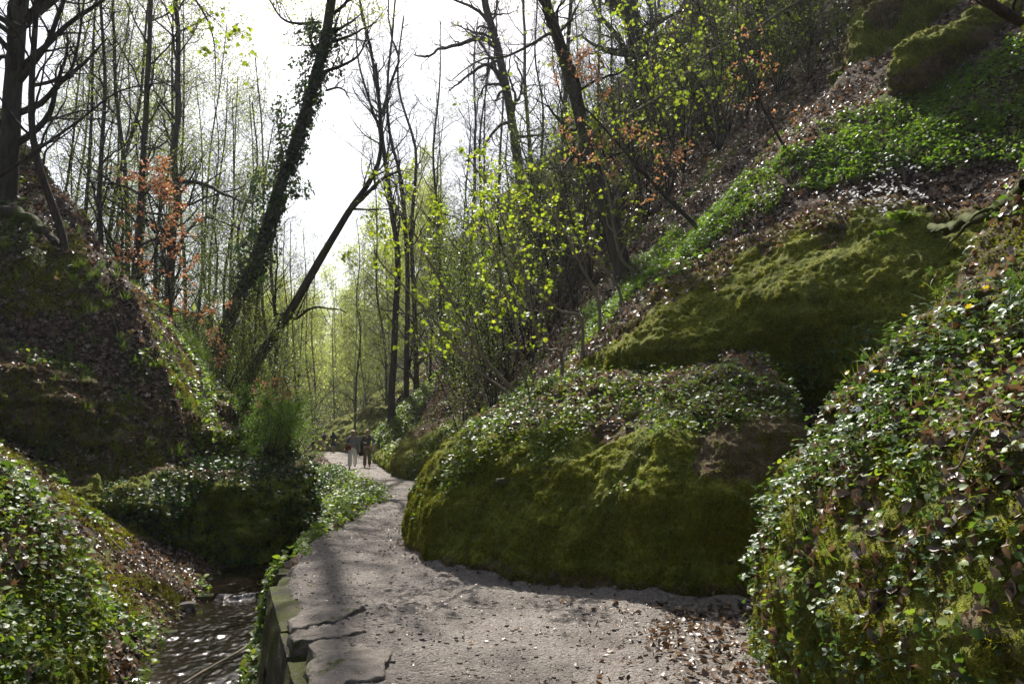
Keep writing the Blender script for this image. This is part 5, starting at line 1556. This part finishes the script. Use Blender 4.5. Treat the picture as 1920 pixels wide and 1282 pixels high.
def onpath(px, Y):
    X = (px - 960) / FPX * Y
    return np.array([X, Y, float(PZf(np.array([X]), np.array([Y]))[0])])
lw = onpath(664, 35.6)
person(lw, .10, 1.70, "woman in a blue grey plaid shirt and white trousers walking towards us", "people on the path", M_HAIRL, M_PLAID, M_WHITEC, M_SHOE,
       [((-.26, .02, 1.16), (-.14, -.16, 1.10)), ((.28, .04, 1.14), (.30, .0, .89))], [((-.10, -.10, .50), (-.10, -.22, .09)), ((.10, .03, .50), (.09, .30, .17))], wide=1.35, longhair=.12)
lm = onpath(691, 37.0)
person(lm, .06, 1.76, "man in a dark green jumper and brown trousers walking beside the woman in plaid", "people on the path", M_HAIRG, M_GREENC, M_BROWNC, M_SHOE,
       [((-.27, .0, 1.15), (-.12, -.20, 1.14)), ((.28, .03, 1.14), (.24, -.12, 1.02))], [((-.09, -.06, .50), (-.08, -.16, .09)), ((.10, -.02, .50), (.09, .22, .13))], wide=1.1)
lb_ = onpath(611, 65)
person(lb_, math.pi + .1, 1.76, "person seen from behind in a pale shirt and beige shorts carrying a dark backpack", "people on the path", M_HAIRG, M_GREYC, M_BEIGE, M_SHOE,
       [((-.27, .0, 1.14), (-.25, -.10, .92)), ((.27, .0, 1.14), (.25, -.10, .92))], [((-.09, -.03, .50), (-.09, .05, .09)), ((.10, .0, .50), (.10, -.08, .09))], short=True, bare_arm=True)
ln_ = onpath(627.5, 64)
person(ln_, math.pi - .15, 1.68, "person seen from behind in dark navy clothes with long black hair", "people on the path", M_HAIRD, M_NAVY, M_NAVY, M_SHOE,
       [((-.26, .0, 1.14), (-.24, -.08, .92)), ((.26, .0, 1.14), (.24, -.08, .92))], [((-.08, -.02, .50), (-.08, .03, .09)), ((.09, .0, .50), (.09, -.06, .09))], skirt=True, longhair=.22)

def pouch(name, c, size, mat, label, cat, turn=0.0, strap=None):
    g = Geo()
    n, m = 14, 18
    th = np.linspace(.02, math.pi - .02, n); ph = np.arange(m) * 2 * math.pi / m
    T_, P_ = np.meshgrid(th, ph, indexing='ij')
    e = .45
    sg = lambda v: np.sign(v) * np.abs(v) ** e
    V = np.stack([sg(np.sin(T_)) * sg(np.cos(P_)), sg(np.sin(T_)) * sg(np.sin(P_)), sg(np.cos(T_))], -1).reshape(-1, 3) * np.array(size) / 2
    V = V + fbm(V + c[0], 9, 2, 5)[:, None] * .012
    root = empty(name, c, label, cat)
    root.rotation_euler = (0, 0, turn)
    mesh("pouch", V, [gridf(n, m, True)[:, ::-1]], mat, root)
    if strap is not None:
        for s in strap:
            q = polyline(np.array(s), 12)
            V, F = tubes(q[None], np.full((1, 12), .014), 6)
            mesh("strap", V, [F], mat, root)
    return root
pouch("handbag", lw + (-.17, -.20, .92), (.26, .11, .19), M_RED, "small dark red handbag at the hip of the woman in plaid", "bag", 0, [[(-.11, 0, .07), (.02, .06, .40), (.20, .16, .58)]])
pouch("tote_bag", lm + (.30, .03, .95), (.13, .34, .36), M_CREAM, "cream canvas shoulder bag hanging at the side of the man", "bag", 0, [[(0, -.10, .14), (-.10, -.09, .45), (-.14, .02, .54), (-.08, .12, .40), (0, .13, .14)]])
pouch("backpack", lb_ + (.02, -.17, 1.20), (.30, .16, .42), M_BLACKC, "dark backpack on the person in the pale shirt", "backpack", 0, [[(-.11, .02, .16), (-.13, .14, .28), (-.13, .26, .16)], [(.11, .02, .16), (.13, .14, .28), (.13, .26, .16)]])
g = Geo()
u_, v_ = np.meshgrid(np.linspace(0, 1, 14), np.linspace(0, 2 * np.pi, 15)[:-1], indexing='ij')
V = np.stack([.09 * np.cos(v_) * (1 + .15 * np.cos(3 * v_ + 5 * u_)) - .02, .07 * np.sin(v_) - .02 + .02 * np.sin(6 * u_), .08 - .62 * u_], -1).reshape(-1, 3)
o = mesh("jacket", V, [gridf(14, 14, True)], M_BLACKC); o.location = lm + (-.24, -.08, 1.10)
tag(o, "black jacket hanging over the forearm of the man in green", "jacket")

# ------------------------------------------------------------------ ferns, fallen wood, sticks
def fern(px, py, size, n, label, seed, Y=None):
    r = np.random.default_rng(seed)
    b = hit(px, py)
    root = empty("fern", b, label, "fern")
    for i in range(n):
        a = -math.pi / 2 + (i - (n - 1) / 2) * 2.2 / max(n - 1, 1) + r.normal(0, .15)
        L_ = size * r.uniform(.7, 1.1)
        t = np.linspace(0, 1, 20)
        out = np.array([math.cos(a), math.sin(a), 0])
        spine = out * (t * L_ * .8)[:, None] + np.array([0, 0, 1.0]) * (np.sin(t * 2.0) * L_ * .42 - t ** 2 * L_ * .25)[:, None]
        g = Geo(); g.add(*tubes(spine[None], np.linspace(.005, .0015, 20)[None], 4))
        tan = normalize(np.gradient(spine, axis=0)); side = normalize(np.cross(tan, [0, 0, 1.0]))
        k0 = np.repeat(np.arange(2, 20), 2); s = np.tile([-1, 1], 18)
        f = np.interp(k0, [2, 6, 19], [.6, 1, .12]) * L_ * .26
        d = normalize(side[k0] * s[:, None] + tan[k0] * .35 - np.array([0, 0, .25]))
        nn = normalize(np.cross(d, tan[k0]) * s[:, None] * -1 + np.array([0, 0, .2]))
        X = normalize(np.cross(d, nn))
        tv = np.array([(0, 0, 0), (-.16, .35, 0), (-.10, .7, 0), (0, 1, -.03), (.10, .7, 0), (.16, .35, 0)])
        V = (X[:, None] * tv[None, :, :1] + d[:, None] * tv[None, :, 1:2] + nn[:, None] * tv[None, :, 2:3]) * f[:, None, None] + spine[k0][:, None]
        F = np.array([(0, 1, 5), (1, 2, 4), (1, 4, 5), (2, 3, 4)])[None] + (np.arange(len(k0)) * 6)[:, None, None]
        g.add(V.reshape(-1, 3), F.reshape(-1, 3))
        V_ = np.concatenate(g.v)
        mesh("frond", V_, g.f, M_HERB, root)
    return root
fern(1690, 420, .42, 6, "dark green fern hanging beside the white flowers on the upper rock", 1)
fern(1655, 445, .30, 4, "small fern drooping over the upper rock below the white flowers", 2)
fern(1205, 690, .26, 4, "little fern at the left foot of the upper mossy rock", 3)
fern(1500, 640, .2, 3, "tiny fern growing from the shaded face of the upper rock", 4)

def log(pts, r0, r1, mat, label, name="fallen_branch", cat="branch", stubs=0, seed=0, lift=0.0, K=40):
    q = polyline(np.array(pts), K)
    q = q + fbm(q * 2 + seed, 1, 3, seed)[:, None] * r0 * 1.5
    q[:, 2] += lift
    R = np.linspace(r0, r1, K) * (1 + .25 * fbm(q * 5 + 9, 1, 2, seed))
    root = empty(name, q[0], label, cat)
    g = Geo(); g.add(*tubes(q[None], R[None], 10)); g.build("stem", mat, root)
    r = np.random.default_rng(seed)
    if stubs:
        P1, R1 = branch(q[None], R[None], stubs, .2, .95, .55, .9, 7, .2, .0, r, .5, .004)
        g = Geo(); g.add(*tubes(P1, R1, 5)); g.build("twigs", mat, root)
    return root
def hp_(*pts, lift=.05): return [hit(*p) + (0, 0, lift) for p in pts]
M_MOSSBARK = bark_mat("moss_coated_bark", (.035, .028, .018), (.09, .07, .045), .30)
def along(a, b, n=6, lift=.06):
    """points lying on the ground between two picture points"""
    A, B_ = hit(*a), hit(*b)
    q = [A + (B_ - A) * t for t in np.linspace(0, 1, n)]
    return np.array([ground(p[0], p[1]) + (0, 0, lift) if abs(ground(p[0], p[1])[2] - p[2]) < .5 else p for p in q])
log(along((1745, 440), (1925, 372), lift=.10), .055, .045, M_MOSSBARK, "moss covered fallen branch lying across the slope at the right edge", stubs=5, seed=3)
log(along((1590, 255), (1660, 215), lift=.05), .05, .03, M_MOSSBARK, "short mossy branch lying below the high rock rib", seed=4)
log(along((1690, 305), (1700, 350), lift=.05), .035, .03, M_BARK, "broken grey stub of wood among the herbs on the right slope", seed=5)
log(np.array([P(-60, 365, 18.0), P(10, 395, 17.2), P(60, 425, 16.8), P(105, 455, 16.6)]), .16, .07, M_BARKM, "dark exposed root snaking down the left slope top", "tree_root", "root", stubs=4, seed=6)
wz = float(ZW(np.array(8.8)) - .12)
def onwater(px, py):
    a = P(px, py, 9) - CAM
    return CAM + a * ((wz + .05 - CAM[2]) / a[2])
log(np.array([onwater(345, 1284), onwater(400, 1250), onwater(450, 1222), onwater(476, 1203)]), .016, .012, M_BARKL, "pale bare stick lying in the stream", "stick", "stick", seed=7, lift=.02)
log(along((250, 1105), (330, 1150), lift=.04), .014, .008, M_BARK, "dark thin stick on the dead leaves beside the stream", "stick", "stick", seed=8)
log(along((160, 960), (290, 1100), lift=.05), .012, .006, M_BARKL, "long dry stalk lying down the leafy bank between the left rocks", "stick", "stick", stubs=3, seed=9)
log(along((205, 590), (245, 690), lift=.05), .02, .01, M_BARKM, "brown broken branch lying on the left slope", "stick", "stick", stubs=3, seed=10)
log(along((1560, 905), (1700, 840), lift=.12), .006, .004, M_BARKL, "thin dry bent stalk over the leaves of the right bank", "stick", "stick", seed=11)
log(along((1780, 930), (1900, 850), lift=.12), .007, .005, M_BARKL, "straight dry stalk leaning on the right bank near the picture edge", "stick", "stick", seed=12)
lr_ = np.random.default_rng(31)
for i, (x, y) in enumerate([(1150, 560), (1310, 470), (1420, 250), (1500, 160), (1380, 310), (1560, 130), (980, 700), (1270, 380), (450, 760), (250, 560), (110, 560)]):
    dx, dy = lr_.uniform(30, 70) * lr_.choice([-1, 1]), lr_.uniform(-30, 30)
    w_ = ["by the hooked saplings", "above the upper mossy rock", "high on the right slope", "below the top right rocks", "left of the bright herbs", "close to the top right rocks", "at the bend of the path", "near the big leaning trunk", "low on the left slope", "at the middle of the left slope", "near the left edge of the left slope"][i]
    log(along((x, y), (x + dx, y + dy), lift=.05), .022, .008, M_BARK, "fallen dead branch lying on the leaf litter " + w_, seed=40 + i, stubs=5)
# ------------------------------------------------------------------ thin air haze in the gorge
t = NT("haze_air")
pv = t.n("ShaderNodeVolumePrincipled", {"Color": (0.85, 0.9, 0.95, 1), "Density": HAZE, "Anisotropy": 0.35})
t.t.links.new(pv.outputs[0], t.out.inputs["Volume"])
bx = np.array([(x, y, z) for x in (-175, 118) for y in (-12, 312) for z in (-3.5, 95)], float)
hz = mesh("haze", bx, [np.array([(0, 1, 3, 2), (4, 6, 7, 5), (0, 4, 5, 1), (2, 3, 7, 6), (0, 2, 6, 4), (1, 5, 7, 3)])], t.m, None, False)
tag(hz, "faint pale haze filling the gorge", None, None, "stuff")
